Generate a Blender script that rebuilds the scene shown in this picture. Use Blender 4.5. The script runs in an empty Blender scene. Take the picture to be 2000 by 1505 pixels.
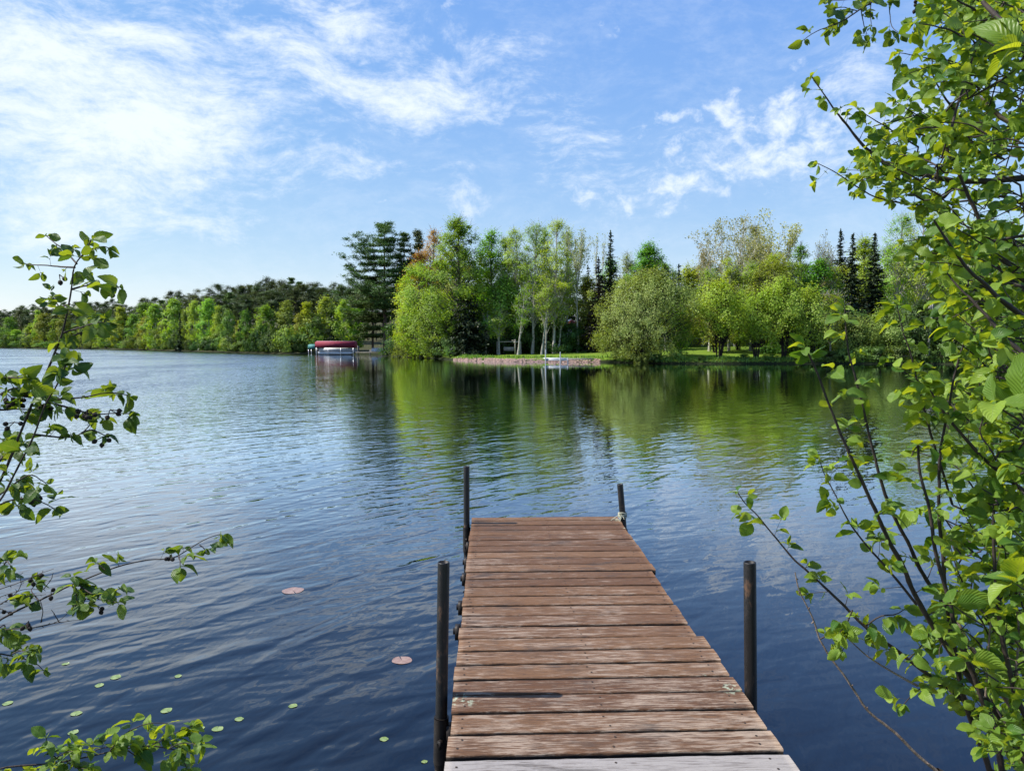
import bpy, math, random
import numpy as np
from mathutils import Vector, Matrix, Euler

# ------------------------------------------------------------------ camera, sky, sun, exposure
SC = bpy.context.scene
COL = SC.collection
R = math.radians
F_PX = 1446.0                       # focal length in pixels of the 2000 px wide photograph
CAM_Z = 1.85
cam_data = bpy.data.cameras.new('camera')
cam_data.sensor_width = 36.0
cam_data.lens = 36.0 * F_PX / 2000.0
cam_data.clip_start = 0.05
cam_data.clip_end = 6000.0
cam = bpy.data.objects.new('camera', cam_data)
COL.objects.link(cam)
cam.location = (0, 0, CAM_Z)
cam.rotation_euler = (R(90 - 3.19), 0, R(-1.466))
SC.camera = cam

SUN_EL, SUN_AZ = 50.0, -88.0        # azimuth measured from +Y towards +X (negative: to the left)
sun_dir = Vector((math.sin(R(SUN_AZ)) * math.cos(R(SUN_EL)), math.cos(R(SUN_AZ)) * math.cos(R(SUN_EL)), math.sin(R(SUN_EL))))
sl = bpy.data.lights.new('sun', 'SUN')
sl.energy = 5.0
sl.angle = R(0.53)
sl.color = (1.0, 0.955, 0.88)
so = bpy.data.objects.new('sun', sl)
COL.objects.link(so)
so.rotation_euler = sun_dir.to_track_quat('Z', 'Y').to_euler()
so.location = (0, 0, 60)

SC.view_settings.view_transform = 'Standard'
SC.view_settings.look = 'None'
SC.view_settings.exposure = 0.5
SC.view_settings.gamma = 1.0
SC.cycles.max_bounces = 7
SC.cycles.diffuse_bounces = 3
SC.cycles.glossy_bounces = 3
SC.cycles.transmission_bounces = 4
SC.cycles.caustics_reflective = False
SC.cycles.caustics_refractive = False
SC.cycles.sample_clamp_indirect = 6.0

CM = Euler(cam.rotation_euler).to_matrix()

def ray(px, py):
    return CM @ Vector(((px - 1000.0) / F_PX, -(py - 752.5) / F_PX, -1.0))

def P(px, py, d):
    """World point seen at photograph pixel (px, py), d metres away along +Y."""
    r = ray(px, py)
    k = d / r.y
    return Vector((r.x * k, d, CAM_Z + r.z * k))

def PW(px, py):
    """Point of the water surface seen at the pixel."""
    r = ray(px, py)
    k = -CAM_Z / r.z
    return Vector((r.x * k, r.y * k, 0.0))

def XY(px, d):
    r = ray(px, 672)
    return (r.x * d / r.y, d)

# ------------------------------------------------------------------ node helper
class NT:
    def __init__(s, tree):
        s.t = tree
        tree.nodes.clear()
    def n(s, kind, **kw):
        nd = s.t.nodes.new(kind)
        for k, v in kw.items():
            setattr(nd, k, v)
        return nd
    def l(s, a, b):
        s.t.links.new(a, b)
    def put(s, sock, v):
        if isinstance(v, bpy.types.NodeSocket):
            s.t.links.new(v, sock)
        else:
            sock.default_value = v
    def m(s, op, a, b=None, c=None, clamp=False):
        nd = s.t.nodes.new('ShaderNodeMath')
        nd.operation = op
        nd.use_clamp = clamp
        s.put(nd.inputs[0], a)
        if b is not None: s.put(nd.inputs[1], b)
        if c is not None: s.put(nd.inputs[2], c)
        return nd.outputs[0]
    def v(s, op, a, b=None):
        nd = s.t.nodes.new('ShaderNodeVectorMath')
        nd.operation = op
        s.put(nd.inputs[0], a)
        if b is not None:
            if op == 'SCALE': s.put(nd.inputs['Scale'], b)
            else: s.put(nd.inputs[1], b)
        return nd.outputs[0]
    def xyz(s, x, y, z):
        nd = s.t.nodes.new('ShaderNodeCombineXYZ')
        for i, q in enumerate((x, y, z)): s.put(nd.inputs[i], q)
        return nd.outputs[0]
    def sep(s, a):
        nd = s.t.nodes.new('ShaderNodeSeparateXYZ')
        s.put(nd.inputs[0], a)
        return nd.outputs
    def noise(s, vec, scale, detail=2.0, rough=0.5, dist=0.0, dim='3D'):
        nd = s.t.nodes.new('ShaderNodeTexNoise')
        nd.noise_dimensions = dim
        s.put(nd.inputs['Vector'], vec)
        nd.inputs['Scale'].default_value = scale
        nd.inputs['Detail'].default_value = detail
        nd.inputs['Roughness'].default_value = rough
        nd.inputs['Distortion'].default_value = dist
        return nd.outputs['Fac']
    def step(s, val, lo, hi, a=0.0, b=1.0):
        nd = s.t.nodes.new('ShaderNodeMapRange')
        nd.interpolation_type = 'SMOOTHSTEP'
        s.put(nd.inputs[0], val)
        nd.inputs[1].default_value = lo
        nd.inputs[2].default_value = hi
        s.put(nd.inputs[3], a)
        s.put(nd.inputs[4], b)
        return nd.outputs[0]
    def mix(s, f, a, b, mode='MIX'):
        nd = s.t.nodes.new('ShaderNodeMix')
        nd.data_type = 'RGBA'
        nd.blend_type = mode
        s.put(nd.inputs[0], f)
        for i, q in ((6, a), (7, b)):
            if not isinstance(q, bpy.types.NodeSocket): q = tuple(q) + ((1.0,) if len(q) == 3 else ())
            s.put(nd.inputs[i], q)
        return nd.outputs[2]

# ------------------------------------------------------------------ world: Nishita sky with cirrus and small cumulus
W = bpy.data.worlds.new('World')
SC.world = W
W.use_nodes = True
w = NT(W.node_tree)
sky = w.n('ShaderNodeTexSky')
sky.sky_type = 'NISHITA'
sky.sun_disc = False
sky.sun_elevation = R(SUN_EL)
sky.sun_rotation = R(SUN_AZ)
sky.air_density = 1.0
sky.dust_density = 0.15
sky.ozone_density = 2.0
hs = w.n('ShaderNodeHueSaturation')
hs.inputs['Saturation'].default_value = 1.28
hs.inputs['Value'].default_value = 1.0
w.l(sky.outputs[0], hs.inputs['Color'])
# tone of the air: the horizon of the Nishita model is far brighter than a camera records it
sr = w.n('ShaderNodeSeparateColor'); w.l(hs.outputs[0], sr.inputs[0])
sc_ = w.n('ShaderNodeCombineColor')
for i_, (k_, g_) in enumerate(((0.72, 0.62), (0.735, 0.56), (0.92, 0.16))):
    w.l(w.m('MULTIPLY', w.m('POWER', w.m('MULTIPLY', w.m('MAXIMUM', sr.outputs[i_], 0.0005), 0.212), g_), k_ / 0.212), sc_.inputs[i_])
skycol = sc_.outputs[0]
tc = w.n('ShaderNodeTexCoord')
dx, dy, dz = w.sep(w.v('NORMALIZE', tc.outputs['Generated']))
az = w.m('ARCTAN2', dx, dy)
el = w.m('ARCSINE', dz)
def azel(px, py):
    r = ray(px, py).normalized()
    return math.atan2(r.x, r.y), math.asin(r.z)
p2 = w.xyz(az, el, 0.0)
wn = w.n('ShaderNodeTexNoise'); wn.inputs['Scale'].default_value = 5.0; wn.inputs['Detail'].default_value = 2.0; w.l(p2, wn.inputs['Vector'])
warp = w.v('SCALE', w.v('SUBTRACT', wn.outputs['Color'], (0.5, 0.5, 0.5)), 0.09)
p3 = w.v('ADD', p2, warp)
ax, ay, _ = w.sep(p3)
# soft ellipses of cloud cover: (px, py, half width, half height, tilt degrees, density)
def blobs(rows):
    tot = None
    for px, py, rx, ry, tilt, dens in rows:
        a0, e0 = azel(px, py)
        c, s_ = math.cos(R(tilt)), math.sin(R(tilt))
        u = w.m('SUBTRACT', ax, a0); v = w.m('SUBTRACT', ay, e0)
        uu = w.m('ADD', w.m('MULTIPLY', u, c * F_PX / rx), w.m('MULTIPLY', v, s_ * F_PX / rx))
        vv = w.m('ADD', w.m('MULTIPLY', u, -s_ * F_PX / ry), w.m('MULTIPLY', v, c * F_PX / ry))
        d2 = w.m('ADD', w.m('MULTIPLY', uu, uu), w.m('MULTIPLY', vv, vv))
        g = w.m('MULTIPLY', w.m('EXPONENT', w.m('MULTIPLY', d2, -1.0)), dens)
        tot = g if tot is None else w.m('ADD', tot, g)
    return tot
veil = blobs([(170, 240, 330, 150, 0, 0.95), (60, 90, 170, 90, 0, 0.6), (330, 250, 150, 60, 10, 0.35), (250, 330, 190, 70, 20, .4), (265, 70, 70, 22, -22, 0.75), (370, 110, 40, 20, -20, 0.4),
              (480, 60, 190, 50, -25, 0.4), (640, 20, 90, 50, 0, 0.5), (680, 165, 190, 32, -22, 0.75), (840, 200, 140, 42, 0, 0.65), (700, 60, 130, 60, -30, 0.4),
              (880, 110, 120, 70, 0, 0.3), (60, 435, 120, 22, 5, 0.45), (290, 440, 130, 18, 8, 0.4), (440, 450, 90, 26, 0, 0.4), (690, 330, 85, 26, 0, 0.75), (850, 345, 90, 14, 0, 0.35),
              (900, 395, 55, 30, 0, 0.6), (1120, 290, 90, 100, 0, 0.32), (1320, 330, 280, 120, 20, 0.3), (1000, 120, 200, 90, 0, 0.22), (1700, 150, 60, 40, 0, 0.65), (1780, 260, 170, 90, 0, 0.5)])
puff = blobs([(650, 15, 60, 40, 0, 0.75), (630, 118, 28, 16, 0, 0.62), (690, 90, 40, 22, -20, 0.5), (875, 30, 30, 18, 0, 0.6), (500, 206, 18, 12, 0, 0.5), (385, 340, 35, 15, 0, 0.6),
              (1300, 238, 70, 18, 8, 0.8), (1415, 225, 50, 34, 50, 0.85), (1500, 225, 60, 22, 20, 0.6), (1555, 165, 26, 50, -20, 0.85), (1440, 325, 85, 45, 0, 0.8), (1530, 300, 70, 36, -20, 0.65), (1600, 270, 50, 40, 0, 0.5),
              (1325, 385, 50, 30, 20, 0.7), (1295, 360, 30, 34, 0, 0.6), (1292, 290, 22, 18, 0, 0.5), (1150, 392, 24, 26, 0, 0.6), (1215, 400, 34, 34, 20, 0.65), (755, 408, 30, 9, 0, 0.62), (1185, 52, 22, 12, 0, 0.5), (1118, 56, 24, 10, 20, 0.4), (1740, 230, 140, 60, 0, 0.5)])
streak = w.noise(w.v('MULTIPLY', p3, (8.0, 21.0, 1.0)), 1.0, 9.0, 0.68, 0.05)
fine = w.noise(w.v('MULTIPLY', p3, (24.0, 46.0, 1.0)), 1.5, 8.0, 0.70, 0.0)
cum = w.noise(w.v('MULTIPLY', p2, (24.0, 30.0, 1.0)), 1.3, 9.0, 0.62, 0.25)
sv = w.m('ADD', w.m('MULTIPLY', streak, 0.58), w.m('MULTIPLY', fine, 0.42))
cv = w.m('ADD', veil, w.m('MULTIPLY', w.m('SUBTRACT', sv, 0.5), 4.2))
m1 = w.step(cv, 0.05, 1.6, 0.0, 0.92)
m1 = w.m('MULTIPLY', m1, w.step(veil, 0.02, 0.3))
cp = w.m('ADD', puff, w.m('MULTIPLY', w.m('SUBTRACT', cum, 0.5), 4.0))
m2 = w.m('MULTIPLY', w.step(cp, 0.15, 1.65, 0.0, 0.9), w.step(puff, 0.03, 0.25))
hz = w.m('ADD', w.m('MULTIPLY', w.step(el, 0.10, 0.0), 0.05), 0.01)     # milky air low over the horizon
thin = w.m('MULTIPLY', w.step(sv, 0.40, 0.72), 0.20)
mask = w.m('MAXIMUM', w.m('MAXIMUM', m1, m2), w.m('ADD', hz, thin), clamp=True)
skyc = w.mix(mask, skycol, (4.6, 5.0, 5.5))
bg = w.n('ShaderNodeBackground')
bg.inputs['Strength'].default_value = 0.15
w.l(skyc, bg.inputs['Color'])
wo = w.n('ShaderNodeOutputWorld')
w.l(bg.outputs[0], wo.inputs['Surface'])
W.cycles.sampling_method = 'MANUAL'
W.cycles.sample_map_resolution = 512

# ------------------------------------------------------------------ object helpers
def tag(o, label=None, cat=None, group=None, kind=None):
    if label: o['label'] = label
    if cat: o['category'] = cat
    if group: o['group'] = group
    if kind: o['kind'] = kind
    return o

def empty(name, loc, rz=0.0):
    o = bpy.data.objects.new(name, None)
    o.empty_display_size = 0.3
    COL.objects.link(o)
    o.location = loc
    o.rotation_euler = (0, 0, rz)
    return o

def meshobj(name, V, F, mat, parent=None, face_attr=None, uv=None, smooth=False, loc=None):
    """V (n,3), F (m,k) numpy arrays (or a list of arrays with 3 and 4 columns)."""
    me = bpy.data.meshes.new(name)
    Fs = F if isinstance(F, list) else [F]
    Fs = [np.asarray(f, dtype=np.int32) for f in Fs if len(f)]
    V = np.asarray(V, dtype=np.float32)
    nl = sum(f.size for f in Fs)
    nf = sum(f.shape[0] for f in Fs)
    me.vertices.add(len(V)); me.vertices.foreach_set('co', V.ravel())
    me.loops.add(nl); me.loops.foreach_set('vertex_index', np.concatenate([f.ravel() for f in Fs]))
    me.polygons.add(nf)
    tot = np.concatenate([np.full(f.shape[0], f.shape[1], np.int32) for f in Fs])
    st = np.concatenate([[0], np.cumsum(tot)[:-1]]).astype(np.int32)
    me.polygons.foreach_set('loop_start', st)
    try: me.polygons.foreach_set('loop_total', tot)
    except Exception: pass
    if smooth: me.polygons.foreach_set('use_smooth', np.ones(nf, bool))
    if face_attr is not None:
        a = me.attributes.new('tint', 'FLOAT', 'FACE')
        a.data.foreach_set('value', np.asarray(face_attr, np.float32))
    if uv is not None:
        u = me.uv_layers.new(name='UVMap')
        u.data.foreach_set('uv', np.asarray(uv, np.float32).ravel())
    me.update(calc_edges=True)
    me.validate()
    if mat: me.materials.append(mat)
    o = bpy.data.objects.new(name, me)
    COL.objects.link(o)
    if parent: o.parent = parent
    if loc is not None: o.location = loc
    return o

class MB:
    """Collects solid shapes for one mesh."""
    def __init__(s): s.V = []; s.F4 = []; s.F3 = []; s.n = 0
    def add(s, V, F4=(), F3=()):
        s.V.append(np.asarray(V, float))
        if len(F4): s.F4.append(np.asarray(F4, int) + s.n)
        if len(F3): s.F3.append(np.asarray(F3, int) + s.n)
        s.n += len(V)
        return s
    def box(s, c, size, rz=0.0, rx=0.0, bevel=0.0):
        x, y, z = [q / 2 for q in size]
        V = np.array([(-x, -y, -z), (x, -y, -z), (x, y, -z), (-x, y, -z), (-x, -y, z), (x, -y, z), (x, y, z), (-x, y, z)])
        M = np.array(Euler((rx, 0, rz)).to_matrix())
        V = V @ M.T + np.array(c)
        return s.add(V, [(0, 3, 2, 1), (4, 5, 6, 7), (0, 1, 5, 4), (1, 2, 6, 5), (2, 3, 7, 6), (3, 0, 4, 7)])
    def tube(s, pts, rad, sides=8, cap=True):
        V, F = polytube(pts, rad, sides)
        s.add(V, F)
        if cap:
            n = sides
            for base, ring in ((0, range(n)), (len(V) - n, range(n - 1, -1, -1))):
                c = V[base:base + n].mean(0)
                i0 = s.n
                s.add(np.vstack([V[base:base + n], c[None]]), (), [(i, n, (i + 1) % n) if base == 0 else ((i + 1) % n, n, i) for i in range(n)])
        return s
    def prism(s, poly, axis, a, b):
        """poly: 2D points, extruded along axis 'x','y' or 'z' from a to b."""
        n = len(poly)
        def p3(q, t): return {'x': (t, q[0], q[1]), 'y': (q[0], t, q[1]), 'z': (q[0], q[1], t)}[axis]
        V = [p3(q, a) for q in poly] + [p3(q, b) for q in poly]
        F4 = [(i, (i + 1) % n, n + (i + 1) % n, n + i) for i in range(n)]
        ca = np.mean(V[:n], 0); cb = np.mean(V[n:], 0)
        V = V + [ca, cb]
        F3 = [((i + 1) % n, i, 2 * n) for i in range(n)] + [(n + i, n + (i + 1) % n, 2 * n + 1) for i in range(n)]
        return s.add(V, F4, F3)
    def build(s, name, mat, parent=None, loc=None, smooth=False):
        V = np.vstack(s.V)
        F = []
        if s.F4: F.append(np.vstack(s.F4))
        if s.F3: F.append(np.vstack(s.F3))
        return meshobj(name, V, F, mat, parent, smooth=smooth, loc=loc)

def polytube(pts, rad, sides=6):
    pts = np.asarray(pts, float)
    n = len(pts)
    rad = np.broadcast_to(np.asarray(rad, float), (n,))
    T = np.gradient(pts, axis=0)
    T /= np.linalg.norm(T, axis=1)[:, None] + 1e-9
    ref = np.array([0.31, 0.2, 0.93]) if abs(T[0][2]) < 0.9 else np.array([0.95, 0.3, 0.1])
    A = np.cross(T, ref); A /= np.linalg.norm(A, axis=1)[:, None] + 1e-9
    B = np.cross(T, A)
    th = np.arange(sides) * 2 * math.pi / sides
    V = pts[:, None, :] + rad[:, None, None] * (np.cos(th)[None, :, None] * A[:, None, :] + np.sin(th)[None, :, None] * B[:, None, :])
    V = V.reshape(-1, 3)
    i = np.arange(n - 1)[:, None] * sides
    j = np.arange(sides)[None, :]
    k = (j + 1) % sides
    F = np.stack([i + j, i + k, i + sides + k, i + sides + j], -1).reshape(-1, 4)
    return V, F

def segtubes(A, B, ra, rb, sides=4):
    """Many separate tapered prisms."""
    A = np.asarray(A, float); B = np.asarray(B, float)
    N = len(A)
    ra = np.broadcast_to(np.asarray(ra, float), (N,)); rb = np.broadcast_to(np.asarray(rb, float), (N,))
    T = B - A; T = T / (np.linalg.norm(T, axis=1)[:, None] + 1e-9)
    ref = np.where(np.abs(T[:, 2:3]) < 0.9, np.array([[0, 0, 1.0]]), np.array([[1.0, 0, 0]]))
    U = np.cross(T, ref); U /= np.linalg.norm(U, axis=1)[:, None] + 1e-9
    Wv = np.cross(T, U)
    th = np.arange(sides) * 2 * math.pi / sides
    ring = np.cos(th)[None, :, None] * U[:, None, :] + np.sin(th)[None, :, None] * Wv[:, None, :]
    V = np.concatenate([A[:, None, :] + ra[:, None, None] * ring, B[:, None, :] + rb[:, None, None] * ring], 1).reshape(-1, 3)
    b = np.arange(N)[:, None] * 2 * sides
    j = np.arange(sides)[None, :]; k = (j + 1) % sides
    F = np.stack([b + j, b + k, b + sides + k, b + sides + j], -1).reshape(-1, 4)
    return V, F

# ------------------------------------------------------------------ materials
def mat(name):
    m = bpy.data.materials.new(name)
    m.use_nodes = True
    return m, NT(m.node_tree)

def out(t, shader):
    o = t.n('ShaderNodeOutputMaterial')
    t.l(shader, o.inputs['Surface'])

def pbsdf(t, color, rough=0.6, metal=0.0, spec=0.5, normal=None):
    b = t.n('ShaderNodeBsdfPrincipled')
    t.put(b.inputs['Base Color'], color if isinstance(color, bpy.types.NodeSocket) else tuple(color) + (1.0,))
    t.put(b.inputs['Roughness'], rough)
    b.inputs['Metallic'].default_value = metal
    b.inputs['Specular IOR Level'].default_value = spec
    if normal is not None: t.l(normal, b.inputs['Normal'])
    return b.outputs[0]

def bump(t, h, strength=0.5, dist=0.01):
    b = t.n('ShaderNodeBump')
    b.inputs['Strength'].default_value = strength
    b.inputs['Distance'].default_value = dist
    t.l(h, b.inputs['Height'])
    return b.outputs[0]

def simple(name, c1, c2=None, scale=3.0, rough=0.6, metal=0.0, bmp=0.3, stretch=(1, 1, 1), spec=0.4):
    m, t = mat(name)
    tc = t.n('ShaderNodeTexCoord')
    v = t.v('MULTIPLY', tc.outputs['Object'], stretch)
    f = t.noise(v, scale, 6, 0.6)
    c2 = c2 or tuple(q * 0.7 for q in c1)
    col = t.mix(t.step(f, 0.3, 0.7), c1, c2)
    out(t, pbsdf(t, col, rough, metal, spec, bump(t, f, bmp, 0.01)))
    return m

def leafmat(name, c1, c2, trans=0.4, rnd=0.25, rough=0.5, gloss=0.018):
    """Foliage of a distant tree: colour runs between two leaf colours by leaf, and each tree differs a little."""
    m, t = mat(name)
    at = t.n('ShaderNodeAttribute'); at.attribute_name = 'tint'
    oi = t.n('ShaderNodeObjectInfo')
    col = t.mix(at.outputs['Fac'], c1, c2)
    h = t.n('ShaderNodeHueSaturation')
    t.l(col, h.inputs['Color'])
    t.put(h.inputs['Hue'], t.m('ADD', t.m('MULTIPLY', t.m('SUBTRACT', oi.outputs['Random'], 0.5), 0.05 * rnd * 4), 0.5))
    t.put(h.inputs['Value'], t.m('ADD', t.m('MULTIPLY', t.m('SUBTRACT', t.m('FRACT', t.m('MULTIPLY', oi.outputs['Random'], 7.31)), 0.5), rnd * 1.6), 1.0))
    d = t.n('ShaderNodeBsdfDiffuse'); t.l(h.outputs[0], d.inputs['Color'])
    tr = t.n('ShaderNodeBsdfTranslucent')
    tcn = t.mix(1.0, h.outputs[0], (1.4, 1.3, 0.4), 'MULTIPLY'); t.l(tcn, tr.inputs['Color'])
    mx = t.n('ShaderNodeMixShader'); mx.inputs[0].default_value = trans
    t.l(d.outputs[0], mx.inputs[1]); t.l(tr.outputs[0], mx.inputs[2])
    g = t.n('ShaderNodeBsdfGlossy'); g.inputs['Roughness'].default_value = rough; g.inputs['Color'].default_value = (1, 1, 1, 1)
    m2 = t.n('ShaderNodeMixShader'); m2.inputs[0].default_value = gloss
    t.l(mx.outputs[0], m2.inputs[1]); t.l(g.outputs[0], m2.inputs[2])
    out(t, m2.outputs[0])
    return m

LM = {
 'aspen':  leafmat('aspen leaves', (0.22, 0.38, 0.04), (0.38, 0.52, 0.08), 0.45),
 'maple':  leafmat('maple leaves', (0.11, 0.26, 0.02), (0.24, 0.42, 0.04), 0.45),
 'lime':   leafmat('yellow green leaves', (0.25, 0.36, 0.03), (0.42, 0.5, 0.06), 0.45),
 'orange': leafmat('orange budding leaves', (0.360, 0.156, 0.042), (0.408, 0.324, 0.060), 0.35),
 'olive':  leafmat('olive budding leaves', (0.21, 0.27, 0.035), (0.34, 0.39, 0.06), 0.4),
 'bud':    leafmat('pale buds', (0.31, 0.37, 0.1), (0.45, 0.49, 0.18), 0.3),
 'tan':    leafmat('tan buds', (0.34, 0.34, 0.13), (0.46, 0.44, 0.22), 0.3),
 'willow': leafmat('willow leaves', (0.24, 0.4, 0.075), (0.42, 0.56, 0.17), 0.35),
 'spruce': leafmat('spruce needles', (0.014, 0.030, 0.015), (0.045, 0.07, 0.026), 0.08, 0.2),
 'brownspruce': leafmat('brown spruce needles', (0.035, 0.028, 0.018), (0.07, 0.05, 0.03), 0.08, 0.2),
 'pine':   leafmat('pine needles', (0.042, 0.102, 0.026), (0.144, 0.228, 0.060), 0.15, 0.2),
 'redpine': leafmat('red pine needles', (0.044, 0.077, 0.022), (0.110, 0.143, 0.044), 0.12, 0.3),
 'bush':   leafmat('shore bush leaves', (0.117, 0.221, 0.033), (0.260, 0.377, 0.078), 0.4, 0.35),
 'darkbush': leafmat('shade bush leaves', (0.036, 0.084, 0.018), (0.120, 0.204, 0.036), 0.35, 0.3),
}
def barkmat(name, c1, c2, dark=None):
    m, t = mat(name)
    tc = t.n('ShaderNodeTexCoord')
    f = t.noise(t.v('MULTIPLY', tc.outputs['Object'], (1.0, 1.0, 2.6 if dark else 0.35)), 5.0, 5, 0.6)
    col = t.mix(t.step(f, 0.35, 0.65), c1, c2)
    if dark:
        f2 = t.noise(t.v('MULTIPLY', tc.outputs['Object'], (0.7, 0.7, 3.0)), 1.6, 4, 0.6)
        col = t.mix(t.step(f2, 0.56, 0.66), col, dark)
    out(t, pbsdf(t, col, 0.85, 0, 0.2, bump(t, f, 0.5, 0.03)))
    return m
BK = {
 'birch': barkmat('white birch bark', (0.46, 0.44, 0.39), (0.30, 0.285, 0.24), (0.06, 0.05, 0.045)),
 'grey':  barkmat('grey bark', (0.15, 0.135, 0.12), (0.07, 0.06, 0.05)),
 'pale':  barkmat('pale bark', (0.60, 0.57, 0.49), (0.42, 0.39, 0.33)),
 'pine':  barkmat('pine bark', (0.12, 0.085, 0.065), (0.055, 0.04, 0.03)),
 'dark':  barkmat('dark bark', (0.045, 0.036, 0.03), (0.022, 0.018, 0.015)),
}

# ------------------------------------------------------------------ terrain: lake basin, banks, hills (one sheet)
LAKE = [(-900, -60), (-60, -6), (-12, -0.5), (-3.0, 1.2), (-0.6, 1.1), (1.6, 1.1), (4.0, 1.4), (14, 0.0), (70, -10), (160, 5), (150, 45),
        XY(2500, 56), XY(2150, 64), XY(1850, 67.5), XY(1700, 68.5), XY(1540, 69), XY(1420, 69), XY(1300, 70), XY(1190, 75), XY(1130, 76), XY(1000, 77),
        XY(940, 80), XY(885, 86), XY(850, 96), XY(800, 112), XY(775, 124), XY(740, 134), XY(690, 137), XY(560, 134), XY(510, 140), XY(450, 152),
        XY(370, 180), XY(300, 212), XY(150, 290), XY(0, 345), XY(-250, 420), (-900, 500)]
LK = np.array(LAKE)
def lake_sd(x, y):
    """Distance to the shoreline, positive on land."""
    x = np.asarray(x, float); y = np.asarray(y, float)
    best = np.full(x.shape, 1e9); ins = np.zeros(x.shape, bool)
    n = len(LK)
    for i in range(n):
        x0, y0 = LK[i]; x1, y1 = LK[(i + 1) % n]
        ex, ey = x1 - x0, y1 - y0
        t = np.clip(((x - x0) * ex + (y - y0) * ey) / (ex * ex + ey * ey), 0, 1)
        best = np.minimum(best, np.hypot(x - x0 - t * ex, y - y0 - t * ey))
        c = ((y0 > y) != (y1 > y))
        with np.errstate(divide='ignore', invalid='ignore'):
            xi = (x1 - x0) * (y - y0) / (y1 - y0 if y1 != y0 else 1e-9) + x0
        ins ^= (c & (x < xi))
    return np.where(ins, -best, best)
def sstep(v, a, b):
    t = np.clip((v - a) / (b - a), 0, 1)
    return t * t * (3 - 2 * t)
def ground_h(x, y):
    x = np.asarray(x, float); y = np.asarray(y, float)
    s = lake_sd(x, y)
    near = (y < 30) & (np.abs(x) < 200)
    bank = np.where(near, 0.22, 0.36)
    h = bank * sstep(s, -0.1, 0.9)
    right = sstep(x, 8, 18) * (y > 40)
    h = h + np.where(s > 0, np.minimum(s, 60) * (0.026 + 0.028 * right) * (y > 40), 0)
    h = h + np.where((y > 100), sstep(s, 6, 110) * 12.0 * sstep(-x, -10, 40) + sstep(s, 60, 400) * 8, 0)
    h = h + np.where(s > 0, 0.05 * np.sin(x * 0.9) * np.cos(y * 0.7) * sstep(s, 0, 3), 0)
    h = np.where(s < 0, -np.minimum(1.8, 0.45 * (-s)) - 0.02, h)
    return h
def gz(x, y): return float(ground_h(np.array([x]), np.array([y]))[0])

xs = np.unique(np.concatenate([np.arange(-1500, -300, 60), np.arange(-300, -100, 6), np.arange(-100, -6, 1.6), np.arange(-6, 6, 0.4), np.arange(6, 80, 1.0), np.arange(80, 200, 6), np.arange(200, 1501, 100)]))
ys = np.unique(np.concatenate([np.arange(-900, -20, 60), np.arange(-20, -2, 3), np.arange(-2, 4, 0.3), np.arange(4, 62, 5), np.arange(62, 100, 0.8), np.arange(100, 150, 1.6), np.arange(150, 400, 5), np.arange(400, 1501, 60)]))
GX, GY = np.meshgrid(xs, ys)
GZ = ground_h(GX, GY)
nx, ny = len(xs), len(ys)
ii = (np.arange(ny - 1)[:, None] * nx + np.arange(nx - 1)[None, :]).ravel()
TF = np.stack([ii, ii + 1, ii + nx + 1, ii + nx], -1)

m, t = mat('ground')
geo = t.n('ShaderNodeNewGeometry')
pos = geo.outputs['Position']
px_, py_, pz_ = t.sep(pos)
f1 = t.noise(pos, 0.25, 5, 0.6)
f2 = t.noise(pos, 2.2, 6, 0.7)
lawn = t.mix(t.step(f2, 0.3, 0.75), (0.10, 0.165, 0.015), (0.19, 0.25, 0.035))
lawn = t.mix(t.step(f1, 0.4, 0.7), lawn, (0.13, 0.22, 0.02))
wood = t.mix(t.step(f2, 0.35, 0.7), (0.05, 0.04, 0.025), (0.07, 0.085, 0.03))
# the mown lawn lies on the low peninsula; behind it and on the hills is forest floor
lm = t.m('MULTIPLY', t.step(px_, -9.0, -4.0), t.step(t.m('ADD', py_, t.m('MULTIPLY', f1, 6.0)), 108.0, 96.0))
lm = t.m('MULTIPLY', lm, t.step(px_, 46.0, 40.0))
col = t.mix(lm, wood, lawn)
col = t.mix(t.step(t.m('ADD', pz_, t.m('MULTIPLY', f2, 0.2)), 0.42, 0.22), col, (0.022, 0.028, 0.012))
bed = t.mix(t.step(f2, 0.4, 0.6), (0.05, 0.045, 0.03), (0.09, 0.075, 0.05))
col = t.mix(t.step(pz_, 0.02, -0.1), col, bed)
out(t, pbsdf(t, col, 0.95, 0, 0.1, bump(t, f2, 0.6, 0.12)))
tag(meshobj('ground', np.stack([GX.ravel(), GY.ravel(), GZ.ravel()], -1), TF, m, smooth=True), kind='structure')

# ------------------------------------------------------------------ water
grp = bpy.data.node_groups.new('wave_height', 'ShaderNodeTree')
grp.interface.new_socket('Vector', in_out='INPUT', socket_type='NodeSocketVector')
grp.interface.new_socket('Height', in_out='OUTPUT', socket_type='NodeSocketFloat')
g = NT(grp)
gi = g.n('NodeGroupInput'); go = g.n('NodeGroupOutput')
def rot2(vec, deg, sx, sy):
    x, y, _ = g.sep(vec)
    c, s_ = math.cos(R(deg)), math.sin(R(deg))
    u = g.m('ADD', g.m('MULTIPLY', x, c * sx), g.m('MULTIPLY', y, s_ * sx))
    v = g.m('ADD', g.m('MULTIPLY', x, -s_ * sy), g.m('MULTIPLY', y, c * sy))
    return g.xyz(u, v, 0.0)
v0 = gi.outputs[0]
def nz(vec, dist=0.0, detail=1.0):
    return g.noise(vec, 1.0, detail, 0.45, dist, '2D')
h = g.m('MULTIPLY', nz(rot2(v0, -38, 4.2, 1.35), 0.5), 0.027)
h = g.m('ADD', h, g.m('MULTIPLY', nz(rot2(v0, -72, 7.5, 2.8), 0.2), 0.012))
h = g.m('ADD', h, g.m('MULTIPLY', nz(rot2(v0, -20, 15.0, 7.0), 0.3, 2.0), 0.0042))
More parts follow.
